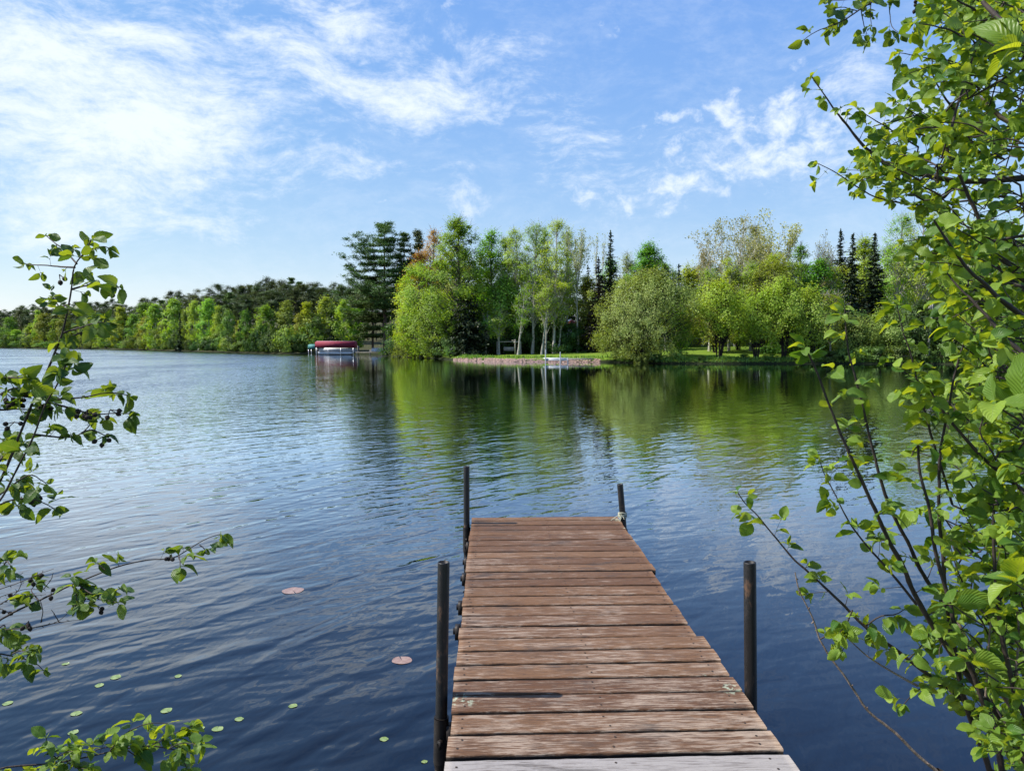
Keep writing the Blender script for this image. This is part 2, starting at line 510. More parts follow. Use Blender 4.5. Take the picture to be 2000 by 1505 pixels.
h = g.m('ADD', h, g.m('MULTIPLY', nz(rot2(v0, -50, 1.1, 0.5), 0.3), 0.030))
g.l(h, go.inputs[0])

m, t = mat('lake water')
geo = t.n('ShaderNodeNewGeometry')
pos = geo.outputs['Position']
wx, wy, wz = t.sep(pos)
pin = t.xyz(wx, wy, 0.0)
EPS = 0.012
def wh(vec):
    nd = t.n('ShaderNodeGroup'); nd.node_tree = grp
    t.put(nd.inputs[0], vec)
    return nd.outputs[0]
h0 = wh(pin); hx = wh(t.v('ADD', pin, (EPS, 0, 0))); hy = wh(t.v('ADD', pin, (0, EPS, 0)))
# wind: brisk over the open water on the left, light in the lee of the peninsula
patch = t.noise(t.v('MULTIPLY', pin, (0.10, 0.045, 1.0)), 1.0, 3, 0.55, 0.4, '2D')
lee = t.step(t.m('ADD', t.m('ADD', wx, t.m('MULTIPLY', wy, 0.22)), t.m('MULTIPLY', t.m('SUBTRACT', patch, 0.5), 10.0)), -9.0, 1.0)
far = t.step(wy, 5.0, 34.0)
far_lee = t.step(wy, 10.0, 50.0)
amp_open = t.m('ADD', t.m('MULTIPLY', far, 2.1), t.step(wy, 6.5, 3.5, 0.46, 0.85))
amp_lee = t.m('ADD', t.m('MULTIPLY', far_lee, -0.22), 0.30)
amp = t.m('ADD', t.m('MULTIPLY', lee, amp_lee), t.m('MULTIPLY', t.m('SUBTRACT', 1.0, lee), amp_open))
amp = t.m('MULTIPLY', amp, t.step(patch, 0.3, 0.7, 0.5, 1.45))
shore = t.step(wy, 62.0, 74.0, 1.0, 0.55)
k = t.m('MULTIPLY', amp, -1.0 / EPS)
nrm = t.v('NORMALIZE', t.xyz(t.m('MULTIPLY', t.m('SUBTRACT', hx, h0), k), t.m('MULTIPLY', t.m('SUBTRACT', hy, h0), k), 1.0))
# a facet that would throw the ray down into the lake hands it to the next wave, which sends it up again
inc = geo.outputs['Incoming']
dt = t.n('ShaderNodeVectorMath'); dt.operation = 'DOT_PRODUCT'; t.l(nrm, dt.inputs[0]); t.l(inc, dt.inputs[1])
refl = t.v('SUBTRACT', t.v('SCALE', nrm, t.m('MULTIPLY', dt.outputs['Value'], 2.0)), inc)
rx_, ry_, rz_ = t.sep(refl)
nrm = t.v('NORMALIZE', t.v('ADD', t.xyz(rx_, ry_, t.m('ADD', t.m('ABSOLUTE', rz_), 0.004)), inc))
fr = t.n('ShaderNodeFresnel'); fr.inputs['IOR'].default_value = 1.333; t.l(nrm, fr.inputs['Normal'])
body = t.n('ShaderNodeBsdfDiffuse'); body.inputs['Color'].default_value = (0.0012, 0.002, 0.004, 1)
gl = t.n('ShaderNodeBsdfGlossy'); gl.inputs['Roughness'].default_value = 0.02; gl.inputs['Color'].default_value = (0.93, 0.97, 1, 1); t.l(nrm, gl.inputs['Normal'])
mxs = t.n('ShaderNodeMixShader')
t.l(t.m('MULTIPLY', fr.outputs[0], t.m('ADD', 1.5, t.m('MULTIPLY', fr.outputs[0], 1.3)), clamp=True), mxs.inputs[0]); t.l(body.outputs[0], mxs.inputs[1]); t.l(gl.outputs[0], mxs.inputs[2])
out(t, mxs.outputs[0])
wb = MB()
def strip_plane(x0, x1, y0, y1):
    return np.array([(x0, y0, 0), (x1, y0, 0), (x1, y1, 0), (x0, y1, 0)], float)
V = strip_plane(-1400, 400, -120, 700)
tag(meshobj('water', V, np.array([[0, 1, 2, 3]]), m), kind='structure')

# ------------------------------------------------------------------ trees
def unit(rng, n):
    v = rng.normal(size=(n, 3))
    return v / np.linalg.norm(v, axis=1)[:, None]

def rhombs(C, N, U, L, Wd):
    N = N / (np.linalg.norm(N, axis=1)[:, None] + 1e-9)
    U = U - (U * N).sum(1)[:, None] * N
    U /= np.linalg.norm(U, axis=1)[:, None] + 1e-9
    B = np.cross(N, U)
    L = np.broadcast_to(L, (len(C),))[:, None]; Wd = np.broadcast_to(Wd, (len(C),))[:, None]
    V = np.stack([C - U * L / 2, C + B * Wd / 2 - U * L * 0.05, C + U * L / 2, C - B * Wd / 2 - U * L * 0.05], 1).reshape(-1, 3)
    F = np.arange(len(C) * 4).reshape(-1, 4)
    return V, F

PROF = {
 'round':  lambda t: np.sqrt(np.clip(1 - (2 * t - 0.95) ** 2 / 1.12, 0, 1)),
 'oval':   lambda t: np.sin(np.pi * np.clip(t, 0, 1) ** 0.75) ** 0.7 * 0.98 + 0.05,
 'column': lambda t: np.clip(np.sin(np.pi * (0.10 + 0.88 * t)) ** 0.5, 0, 1),
 'vase':   lambda t: np.clip(0.35 + 0.75 * t, 0, 1) * np.sqrt(np.clip(1 - np.clip(t - 0.62, 0, 1) ** 2 / 0.15, 0.03, 1)),
 'skirt':  lambda t: np.clip(np.sqrt(np.clip(1 - t ** 1.9, 0, 1)) * (0.86 + 0.14 * np.cos(t * 2)), 0.05, 1),
}

def broadleaf(seed, H, Rad, base=0.2, prof='oval', K=90, n=130, sig=0.6, leaf=0.24, trunk_r=None, lean=(0, 0), rise=0.9,
              flat=0.75, stems=1, twigs=3, outward=0.5, hang=0.0, narrow=0.75, spread=0.3, rough=0.22):
    """Returns (wood V,F), (leaf V,F,tint) for a broadleaved tree standing at the origin."""
    rng = np.random.default_rng(seed)
    leaf *= 0.82; n *= 1.35
    trunk_r = trunk_r or H * 0.011 + 0.03
    A, B, ra, rb = [], [], [], []
    axes = []
    for s in range(stems):
        th = rng.uniform(0, 6.28)
        off = np.array([math.cos(th), math.sin(th)]) * (spread * Rad * (stems > 1))
        npt = 9
        ts = np.linspace(0, 0.95, npt)
        wob = np.cumsum(rng.normal(0, 0.012 * H / npt * 2.4, (npt, 2)), 0); wob[0] = 0
        b0 = off * 0.25
        pts = np.stack([b0[0] + off[0] * 0.9 * ts ** 0.8 + wob[:, 0] + lean[0] * ts * H, b0[1] + off[1] * 0.9 * ts ** 0.8 + wob[:, 1] + lean[1] * ts * H, ts * H * (1 if s == 0 else rng.uniform(0.75, 0.97))], -1)
        axes.append(pts)
        r = trunk_r / math.sqrt(stems) * 1.1 * (1 - ts / 1.02) ** 0.8 + 0.012
        r[0] *= 1.35
        A.append(pts[:-1]); B.append(pts[1:]); ra.append(r[:-1]); rb.append(r[1:])
    f = PROF[prof]
    t_ = rng.uniform(0.02, 1.0, K) ** 0.9
    az_ = np.arange(K) * 2.39996 + rng.uniform(0, 0.8, K)
    lobes = 1 + 1.3 * rough * (np.sin(az_ * 2 + seed) * 0.5 + np.sin(az_ * 3 + t_ * 7 + seed * 1.7) * 0.6 + rng.normal(0, 0.35, K))
    rr = np.clip(rng.beta(3.2, 1.3, K), 0.08, 1) * f(t_) * Rad * lobes
    zz = H * (base + (1 - base) * t_) - 0.4 * sig
    axc = axes[0]
    cx = np.interp(zz, axc[:, 2], axc[:, 0]); cy = np.interp(zz, axc[:, 2], axc[:, 1])
    C = np.stack([cx + rr * np.cos(az_), cy + rr * np.sin(az_), zz], -1)
    # limbs
    for c, rad_, z_ in zip(C, rr, zz):
        ax_ = axes[rng.integers(len(axes))]
        z0 = max(H * base * 0.55, z_ - rad_ * rise * rng.uniform(0.8, 1.3))
        z0 = min(z0, H * 0.9)
        p0 = np.array([np.interp(z0, ax_[:, 2], ax_[:, 0]), np.interp(z0, ax_[:, 2], ax_[:, 1]), z0])
        mid = (p0 + c) / 2 + rng.normal(0, 0.05 * rad_ + 0.02, 3) + np.array([0, 0, 0.08 * rad_])
        rl = trunk_r * 0.34 * (1 - z0 / H * 0.75) / math.sqrt(stems) + 0.008
        A.append(np.array([p0, mid])); B.append(np.array([mid, c])); ra.append(np.array([rl, rl * 0.6])); rb.append(np.array([rl * 0.6, rl * 0.22]))
    # twigs through each clump
    if twigs:
        D = unit(rng, K * twigs); D[:, 2] = np.abs(D[:, 2]) * 0.8 + 0.25 - hang
        s0 = np.repeat(C, twigs, 0)
        ln = sig * rng.uniform(0.9, 1.9, K * twigs)
        A.append(s0 - D * 0.1 * ln[:, None]); B.append(s0 + D * ln[:, None]); ra.append(np.full(K * twigs, 0.016)); rb.append(np.full(K * twigs, 0.007))
    WV, WF = segtubes(np.vstack(A), np.vstack(B), np.concatenate(ra), np.concatenate(rb), 5)
    # leaves
    cnt = rng.poisson(n * np.clip(rng.normal(1, 0.35, K), 0.25, 2))
    idx = np.repeat(np.arange(K), cnt)
    sz = sig * 0.84 * np.clip(rng.normal(1, 0.32, K), 0.45, 1.8)
    off = rng.normal(size=(len(idx), 3)) * sz[idx][:, None] * 0.62
    off[:, 2] *= flat
    if hang:
        off[:, 2] -= np.abs(rng.normal(0, hang * sig * 1.5, len(idx)))
    L = C[idx] + off
    cen = np.stack([np.interp(L[:, 2], axc[:, 2], axc[:, 0]), np.interp(L[:, 2], axc[:, 2], axc[:, 1]), np.full(len(L), H * (base + 0.4 * (1 - base)))], -1)
    outv = L - cen; outv /= np.linalg.norm(outv, axis=1)[:, None] + 1e-6
    N = unit(rng, len(L)) * 0.62 + outv * outward * 1.7 + np.array([0, 0, 0.35])
    U = unit(rng, len(L)) + np.array([0, 0, -0.5 - hang * 1.5])
    s = leaf * rng.uniform(0.6, 1.3, len(L))
    LV, LF = rhombs(L, N, U, s, s * narrow)
    ct = rng.uniform(0, 1, K)
    tint = np.clip(0.5 * ct[idx] + 0.5 * rng.uniform(0, 1, len(L)), 0, 1)
    LV[:, 2] = np.maximum(LV[:, 2], 0.05)
    return (WV, WF), (LV, LF, tint)

def branching(seed, H, Rad, trunk_r=0.22, depth=6, leaves=2, leaf=0.2, fork=0.28, lean=(0, 0), sweep=0.42, keep=1.0):
    """A tree still almost bare: recursive limbs down to fine twigs, with sparse buds."""
    rng = np.random.default_rng(seed)
    A, B, ra, rb, tips = [], [], [], [], []
    def grow(p, d, ln, r, k):
        n = 3
        for i in range(n):
            q = p + d * ln / n
            r2 = r * 0.87
            A.append(p); B.append(q); ra.append(r); rb.append(r2)
            p, r = q, r2
            d = d + rng.normal(0, 0.09, 3) + np.array([0, 0, 0.035]); d /= np.linalg.norm(d)
            if k <= depth - 1 and i < n - 1 and k > 0 and rng.random() < 0.75:
                e = d + unit(rng, 1)[0] * sweep * 1.35; e /= np.linalg.norm(e)
                grow(p, e, ln * rng.uniform(0.5, 0.72), r * 0.55, k - 1)
        if k <= 0:
            tips.append((p, d)); return
        m_ = 3 if rng.random() < 0.45 else 2
        for j in range(m_):
            e = d + unit(rng, 1)[0] * sweep * rng.uniform(0.7, 1.2); e[2] += 0.08; e /= np.linalg.norm(e)
            grow(p, e, ln * rng.uniform(0.66, 0.86), r * 0.72, k - 1)
    d0 = np.array([lean[0], lean[1], 1.0]); d0 /= np.linalg.norm(d0)
    grow(np.zeros(3), d0, H * fork, trunk_r, depth)
    A = np.array(A); B = np.array(B); ra = np.array(ra); rb = np.array(rb)
    T = np.array([q[0] for q in tips]); TD = np.array([q[1] for q in tips])
    # fit the crown into the wanted height and radius
    c0 = np.median(T[:, :2], 0)
    sz = H / np.percentile(T[:, 2], 99.5)
    rad = np.percentile(np.linalg.norm(T[:, :2] - c0, axis=1), 96)
    sx = Rad / rad
    def fit(Q):
        Q = Q.copy(); k = np.clip(Q[:, 2:3] * sz / H * 1.5, 0, 1)
        Q[:, :2] = Q[:, :2] * (1 - k) + ((Q[:, :2] - c0) * sx) * k
        Q[:, 2] *= sz
        return Q
    A, B, T = fit(A), fit(B), fit(T)
    ra = np.maximum(ra, 0.010); rb = np.maximum(rb, 0.007)
    WV, WF = segtubes(A, B, ra, rb, 4)
    n = int(len(T) * leaves)
    idx = rng.integers(0, len(T), n)
    L = T[idx] + rng.normal(0, 0.18, (n, 3)) - TD[idx] * rng.uniform(0, 0.5, n)[:, None]
    s = leaf * rng.uniform(0.5, 1.2, n)
    LV, LF = rhombs(L, unit(rng, n) + np.array([0, 0, 0.3]), unit(rng, n), s, s * 0.7)
    return (WV, WF), (LV, LF, rng.uniform(0, 1, n))

def spruce(seed, H, Rad, base=0.04, step_=0.30, per=9, leaf=0.34, droop=0.30, power=0.85, dens=1.0):
    rng = np.random.default_rng(seed)
    zs = np.arange(H * base + 0.3, H * 0.985, step_)
    A = [np.array([[0, 0, 0.0], [0, 0, H * 0.5]])]; B = [np.array([[0, 0, H * 0.5], [0, 0, H]])]
    ra = [np.array([0.016 * H, 0.009 * H])]; rb = [np.array([0.009 * H, 0.01])]
    C, N, U, S = [], [], [], []
    for z in zs:
        t_ = (z / H - base) / (1 - base)
        Lr = Rad * (1 - t_) ** power * rng.uniform(0.72, 1.12) + 0.10
        nb = max(4, int(per * (0.45 + 0.55 * (1 - t_))))
        for b_ in range(nb):
            if rng.random() < 0.06: continue
            th = rng.uniform(0, 6.28)
            ln = Lr * rng.uniform(0.6, 1.08)
            d = np.array([math.cos(th), math.sin(th), 0.0])
            dz_ = -droop * ln * (1 - 0.6 * t_) + 0.25 * ln * t_
            p0 = np.array([0, 0, z + rng.uniform(-0.1, 0.1)])
            p1 = p0 + d * ln + np.array([0, 0, dz_])
            A.append(p0[None]); B.append(p1[None]); ra.append(np.array([0.02])); rb.append(np.array([0.006]))
            m_ = max(5, int(ln / leaf * 6.5 * dens))
            u_ = rng.uniform(0.12, 1.05, m_)
            c = p0 + (p1 - p0) * u_[:, None] + rng.normal(0, 0.06 + 0.05 * ln, (m_, 3)) * np.array([1, 1, 0.5]) - np.array([0, 0, 1]) * (np.abs(rng.normal(0, 0.10, m_)) * ln * 0.4)[:, None]
            C.append(c); S.append(leaf * rng.uniform(0.7, 1.3, m_) * (0.75 + 0.25 * (1 - t_)))
            sd = np.cross(d, [0, 0, 1.0])
            U.append(d + rng.normal(0, 0.45, (m_, 1)) * sd + np.array([0, 0, -0.35]) + rng.normal(0, 0.2, (m_, 3)))
            N.append(np.array([0, 0, 1.0]) + rng.normal(0, 0.5, (m_, 3)) + d * 0.3)
    # leader
    k = 14
    C.append(np.stack([rng.normal(0, 0.03, k), rng.normal(0, 0.03, k), H * (1 - rng.uniform(0, 0.05, k))], -1)); U.append(np.tile([0, 0, 1.0], (k, 1)) + rng.normal(0, 0.3, (k, 3))); N.append(unit(rng, k)); S.append(np.full(k, leaf * 0.8))
    C = np.vstack(C); N = np.vstack(N); U = np.vstack(U); S = np.concatenate(S)
    WV, WF = segtubes(np.vstack(A), np.vstack(B), np.concatenate(ra), np.concatenate(rb), 5)
    LV, LF = rhombs(C, N, U, S * 1.15, S * 0.5)
    LV[:, 2] = np.maximum(LV[:, 2], 0.05)
    return (WV, WF), (LV, LF, rng.uniform(0, 1, len(C)) ** 1.4)

def pine(seed, H, Rad, base=0.3, whorls=16, per=6, leaf=0.34, lop=(0, 0), up=0.12, n=34, taper=0.35, tuft=0.5, flat=0.32):
    """White or red pine: tiers of long level boughs carrying flat plates of needles."""
    rng = np.random.default_rng(seed)
    lean = rng.normal(0, 0.01, 2)
    hs_ = np.linspace(0, H, 8)
    pts = np.stack([lean[0] * hs_, lean[1] * hs_, hs_], -1)
    r = 0.018 * H * (1 - hs_ / H * 0.93)
    A, B, ra, rb = [pts[:-1]], [pts[1:]], [r[:-1]], [r[1:]]
    C, S = [], []
    for wv in range(whorls):
        t_ = (wv + rng.uniform(-0.25, 0.25)) / (whorls - 1)
        t_ = min(max(t_, 0), 1)
        z = H * (base + (0.97 - base) * t_)
        prof = (math.sin(math.pi * (0.22 + 0.72 * t_)) ** 0.8) * (1 - taper * t_)
        for b_ in range(per):
            if rng.random() < 0.12: continue
            th = rng.uniform(0, 6.28)
            ln = Rad * prof * rng.uniform(0.45, 1.12) * (1 + lop[0] * math.cos(th) + lop[1] * math.sin(th))
            ln = max(ln, 0.35)
            d = np.array([math.cos(th), math.sin(th), 0.0])
            p0 = np.array([lean[0] * z, lean[1] * z, z])
            p1 = p0 + d * ln * 0.6 + np.array([0, 0, up * ln * 0.3 - 0.08 * ln])
            p2 = p0 + d * ln + np.array([0, 0, up * ln + 0.5 * ln * t_])
            A.append(np.array([p0, p1])); B.append(np.array([p1, p2])); rr = 0.012 * ln + 0.02
            ra.append(np.array([rr, rr * 0.7])); rb.append(np.array([rr * 0.7, 0.012]))
            for q in range(max(2, int(ln / 0.55))):
                u_ = rng.uniform(0.3, 1.03)
                p = (p0 + (p1 - p0) * (u_ / 0.6)) if u_ < 0.6 else (p1 + (p2 - p1) * ((u_ - 0.6) / 0.4))
                side = np.cross(d, [0, 0, 1.0]) * rng.normal(0, 0.16 * ln * (1.2 - u_) + 0.1)
                C.append(p + side + np.array([0, 0, 0.08])); S.append(tuft * (0.65 + 0.35 * rng.random()))
    C = np.array(C); S = np.array(S)
    cnt = rng.poisson(n, len(C)); idx = np.repeat(np.arange(len(C)), cnt)
    off = rng.normal(size=(len(idx), 3)) * S[idx][:, None] * np.array([0.6, 0.6, flat])
    L = C[idx] + off
    U = off * np.array([1, 1, 0.6]) + unit(rng, len(L)) * 0.25 + np.array([0, 0, 0.18])
    s = leaf * rng.uniform(0.6, 1.25, len(L))
    LV, LF = rhombs(L, np.array([0, 0, 0.9]) + unit(rng, len(L)) * 0.8, U, s, s * 0.42)
    WV, WF = segtubes(np.vstack(A), np.vstack(B), np.concatenate(ra), np.concatenate(rb), 6)
    ct = rng.uniform(0, 1, len(C))
    return (WV, WF), (LV, LF, np.clip(0.45 * ct[idx] + 0.55 * rng.uniform(0, 1, len(L)), 0, 1))

def put_tree(name, data, lm, bk, loc, label, cat='tree', group=None, rz=0.0, crown='crown', stem='trunk'):
    (WV, WF), (LV, LF, tint) = data
    e = tag(empty(name, loc, rz), label, cat, group)
    meshobj(stem, WV, WF, BK[bk], e)
    meshobj(crown, LV, LF, LM[lm], e, face_attr=tint)
    return e

def copy_tree(src, loc, rz, sc, label=None, group=None, szx=None):
    e = src.copy(); COL.objects.link(e)
    e.location = loc; e.rotation_euler = (0, 0, rz)
    e.scale = (sc * (szx or 1),) * 2 + (sc,)
    if label: e['label'] = label
    if group: e['group'] = group
    for ch in src.children:
        c = ch.copy(); COL.objects.link(c); c.parent = e
    return e

def spot(px, d, top):
    x, y = XY(px, d)
    z = gz(x, y)
    H = P(px, top, d).z - z
    return (x, y, z - 0.05), H

# ------------------------------------------------------------------ the named trees of the peninsula and the right-hand shore
def one(kind, name, px, d, top, wpx, label, seed, lm=None, bk=None, **kw):
    loc, H = spot(px, d, top)
    Rad = wpx * d / F_PX / 2
    base_kw = {
        'maple':  (broadleaf, dict(base=0.10, prof='oval', K=150, n=95, sig=0.80, leaf=0.27, rough=0.16), 'maple', 'grey'),
        'aspen':  (broadleaf, dict(base=0.26, prof='column', K=120, n=62, sig=0.62, leaf=0.21, rise=1.5, rough=0.2), 'aspen', 'birch'),
        'clump':  (broadleaf, dict(base=0.12, prof='column', K=120, n=70, sig=0.55, leaf=0.19, rise=1.8, stems=6, trunk_r=0.13, rough=0.34, flat=1.25), 'lime', 'dark'),
        'bare':   (branching, dict(), 'bud', 'pale'),
        'spruce': (spruce, dict(step_=0.26), 'spruce', 'dark'),
        'pine':   (pine, dict(), 'pine', 'pine'),
        'willow': (broadleaf, dict(base=0.06, prof='round', K=230, n=120, sig=0.62, leaf=0.30, narrow=0.24, hang=0.35, stems=5, trunk_r=0.28, spread=0.4, rise=1.1, rough=0.3, flat=1.0), 'willow', 'dark'),
        'bush':   (broadleaf, dict(base=0.03, prof='round', K=60, n=80, sig=0.45, leaf=0.18, stems=5, trunk_r=0.06, rough=0.28, twigs=2), 'bush', 'dark'),
    }[kind]
    fn, args, l0, b0 = base_kw
    args = dict(args); args.update(kw)
    return put_tree(name, fn(seed, H, Rad, **args), lm or l0, bk or b0, loc, label)

# left end of the peninsula
one('pine', 'white_pine', 752, 137, 433, 172, 'tall white pine with long level boughs, above the maroon boat canopy', 11, lop=(-0.3, 0), base=0.3, whorls=15, per=9, n=80, tuft=0.85, up=0.08, flat=0.22, leaf=0.3)
one('pine', 'white_pine', 728, 139, 540, 112, 'low spreading pine with drooping boughs just right of the boat canopy', 12, base=0.22, whorls=9, per=9, n=80, tuft=0.85, up=-0.05, flat=0.25, taper=0.5)
one('pine', 'white_pine', 788, 140, 452, 60, 'slender pine standing directly behind the tall white pine', 13, base=0.45, whorls=13, per=7, n=60, tuft=0.7)
one('pine', 'red_pine', 817, 138, 449, 50, 'dark round-topped pine between the white pine and the orange maple', 14, lm='redpine', base=0.5, whorls=9, per=8, n=60, flat=0.5, tuft=0.7)
one('maple', 'red_maple', 846, 118, 449, 62, 'orange budding treetop showing above the green maples', 15, lm='orange', K=110, n=46, base=0.4)
one('maple', 'red_maple', 822, 112, 492, 78, 'orange tinted maple on the left flank of the tall green maple', 16, lm='orange', K=90, n=60, base=0.3)
one('maple', 'maple_tree', 822, 103, 512, 100, 'yellow green maple leaning over the water at the peninsula tip', 17, lm='lime', K=170, n=75, base=0.06, prof='round', lean=(-0.02, 0), leaf=0.24)
one('maple', 'maple_tree', 797, 106, 600, 60, 'small yellowish maple low at the very tip of the peninsula', 18, lm='olive', K=90, n=70, base=0.04, prof='skirt', leaf=0.22)
one('maple', 'maple_tree', 850, 97, 566, 90, 'bright green bushy maple leaning out at the waterline', 181, lm='aspen', K=120, n=80, base=0.03, prof='round', leaf=0.22)
one('maple', 'maple_tree', 897, 93, 424, 124, 'tallest bright green maple at the centre of the treeline', 19, K=220, n=90, base=0.14, leaf=0.25, sig=0.72, rough=0.2)
one('spruce', 'hemlock_tree', 915, 91, 560, 120, 'broad dark hemlock filling the shade below the tallest maple', 20, lm='spruce', power=0.55, droop=0.22, per=11, leaf=0.34, step_=0.26)
one('maple', 'maple_tree', 958, 97, 448, 74, 'mid green maple immediately right of the tallest maple', 21, lm='maple', K=130, n=75, base=0.1)
one('maple', 'maple_tree', 985, 93, 540, 80, 'low green maple with airy foliage behind the stone bank', 22, lm='aspen', K=90, n=60, base=0.22)
# the birches over the lawn
bl = [(982, 96, 462, 48, (0.0, 0)), (1008, 94, 444, 62, (0.01, 0)), (1040, 92, 434, 60, (0.03, 0)), (1060, 95, 444, 46, (0.015, 0)), (1082, 90, 428, 66, (0.03, 0.0)), (1104, 96, 446, 40, (0.02, 0))]
bt = ['pale green birch leftmost in the row above the stone bank', 'yellow green birch second from the left above the stone bank', 'birch with leaning white trunk near the crossbar post', 'narrow birch hemmed in between two taller birches',
      'tallest birch of the lawn row, crown pale yellow green', 'birch with thin upright crown next to the grey bare tree']
for i, (px, d, top, wp, ln) in enumerate(bl):
    one('aspen', 'birch_tree', px, d, top, wp, bt[i], 30 + i, lm='aspen' if i % 2 else 'lime', lean=ln, K=110, n=52, base=0.3, sig=0.6, leaf=0.2, trunk_r=0.17)
one('bare', 'birch_tree', 1128, 92, 442, 64, 'nearly bare greyish birch right of the green birch row', 41, lm='bud', bk='pale', leaves=5.5, lean=(0.05, 0), depth=5, trunk_r=0.17, fork=0.34, sweep=0.3)
one('bare', 'birch_tree', 1164, 99, 456, 40, 'thin bare birch just left of the dark spire', 42, lm='bud', bk='pale', leaves=5, depth=4, trunk_r=0.13, fork=0.4, sweep=0.28)
for px, top, w_, sd, ln, lb in ((1012, 560, 22, 1, 0.10, 'slim white birch trunk leaning left of the crossbar post'), (1058, 545, 30, 2, 0.11, 'white birch trunk leaning strongly over the lawn'), (1066, 555, 20, 3, 0.03, 'upright white trunk in the middle of the lawn edge'),
                            (1090, 560, 26, 4, 0.08, 'rightmost leaning white birch trunk at the lawn edge'), (975, 600, 24, 5, 0.0, 'short white trunk in the shade above the stone bank'), (948, 610, 24, 6, 0.05, 'thin pale trunk at the dark left end of the lawn')):
    one('aspen', 'young_birch', px, 88 + sd * 0.6, top, w_ + 14, lb, 50 + sd, lm='aspen', K=34, n=40, base=0.45, lean=(ln, 0), trunk_r=0.12, sig=0.5, leaf=0.18)
one('spruce', 'spruce_tree', 1191, 92, 448, 74, 'dark spire-topped spruce with brownish flank behind the willow', 61, lm='spruce', power=0.9, per=10)
one('spruce', 'spruce_tree', 1168, 90, 500, 64, 'brown tinged spruce leaning on the dark spire, left of the willow', 62, lm='brownspruce', power=0.8, per=10)
one('maple', 'maple_tree', 1148, 95, 540, 56, 'olive green maple half hidden behind the willow left edge', 63, lm='olive', K=80, n=60, base=0.1)
one('maple', 'maple_tree', 1265, 92, 473, 74, 'round green maple showing above the willow', 64, lm='maple', K=130, n=70, base=0.25, sig=0.62)
one('aspen', 'aspen_tree', 1222, 95, 490, 40, 'thin greyish aspen between the spire and the round maple', 65, lm='bud', K=60, n=40)
one('willow', 'willow_tree', 1234, 74, 524, 184, 'big rounded grey green willow leaning over the water', 66, K=320, n=100)
one('spruce', 'spruce_tree', 1324, 88, 515, 34, 'small dark spruce between the willow and the yellow shrubs', 67)
one('spruce', 'spruce_tree', 1303, 94, 525, 36, 'dark spruce tip directly behind the willow right shoulder', 68)
one('maple', 'maple_tree', 1345, 92, 512, 62, 'yellow green tree right of the small dark spruce', 69, lm='lime', K=90, n=60, base=0.1)
one('maple', 'young_maple', 1330, 76, 590, 34, 'small bright maple sapling at the willow right edge', 70, lm='maple', K=50, n=60, base=0.1, sig=0.4, leaf=0.17)
# the pale, almost bare poplars
one('bare', 'poplar_tree', 1438, 90, 418, 176, 'largest pale bare poplar spreading above the brown-roofed house', 71, lm='tan', bk='pale', leaves=7, leaf=0.24, depth=5, trunk_r=0.34, fork=0.20, sweep=0.45, lean=(-0.02, 0))
one('bare', 'poplar_tree', 1372, 93, 460, 116, 'pale tan poplar leaning left over the house', 72, lm='tan', bk='pale', leaves=8, depth=5, trunk_r=0.22, fork=0.22, sweep=0.45, lean=(-0.1, 0))
one('bare', 'poplar_tree', 1508, 90, 418, 112, 'pale poplar with greenish buds, right of the largest bare poplar', 73, lm='bud', bk='pale', leaves=9, leaf=0.24, depth=5, trunk_r=0.28, fork=0.2, sweep=0.42, lean=(0.03, 0))
one('maple', 'maple_tree', 1470, 95, 438, 44, 'dark olive treetop squeezed between the two bare poplars', 74, lm='olive', K=60, n=45, base=0.5)
mids = [(1398, 80, 548, 96, 'olive', 'olive multi-stemmed tree left of the house front'), (1442, 84, 530, 84, 'olive', 'olive tree with dark fork behind the shore clump'), (1492, 80, 500, 104, 'olive', 'broad yellowish tree under the right bare poplar'),
        (1535, 78, 560, 70, 'lime', 'lime green tree with many thin stems mid shore')]
for i, (px, d, top, wp, lm_, lb) in enumerate(mids):
    one('clump', 'alder_tree', px, d, top, wp, lb, 80 + i, lm=lm_)
one('clump', 'alder_clump', 1404, 71, 550, 112, 'multi-stemmed lime alder clump in front of the house', 84, K=120, n=58, stems=9, base=0.34)
one('clump', 'alder_clump', 1478, 71, 566, 96, 'lime alder clump right of the house corner', 85, K=95, n=58, stems=6, base=0.3)
one('clump', 'alder_clump', 1530, 71, 546, 92, 'green alder clump over the brown bare bank', 86, lm='aspen', K=110, n=62, stems=6, base=0.28)
one('clump', 'alder_clump', 1586, 71, 562, 100, 'green alder clump left of the straight pale trunk', 87, lm='aspen', K=110, n=62, stems=6, base=0.2)
one('maple', 'maple_tree', 1562, 82, 478, 60, 'fresh green maple with a pointed top right of the poplars', 88, lm='maple', K=110, n=60, base=0.15, sig=0.5, leaf=0.2)
one('maple', 'maple_tree', 1598, 80, 503, 72, 'fresh green bushy tree left of the dark spires', 89, lm='maple', K=110, n=65, base=0.1)
one('bare', 'dead_pine', 1612, 90, 460, 66, 'grey brown half-dead pine with flat top beside the spires', 90, lm='tan', bk='grey', leaves=2.5, depth=5, trunk_r=0.2, fork=0.4, sweep=0.6)
one('spruce', 'spruce_tree', 1637, 84, 446, 104, 'leftmost of the three dark pointed spires', 91, lm='spruce', power=1.15, per=13)
one('spruce', 'spruce_tree', 1661, 82, 452, 116, 'middle dark spire with a needle-thin tip', 92, lm='spruce', power=1.25, per=14)
one('spruce', 'spruce_tree', 1703, 84, 452, 104, 'rightmost of the three dark pointed spires', 93, lm='spruce', power=1.15, per=13)
one('maple', 'maple_tree', 1683, 92, 462, 60, 'yellowish tree rising between the dark spires', 94, lm='lime', K=80, n=60, base=0.3)
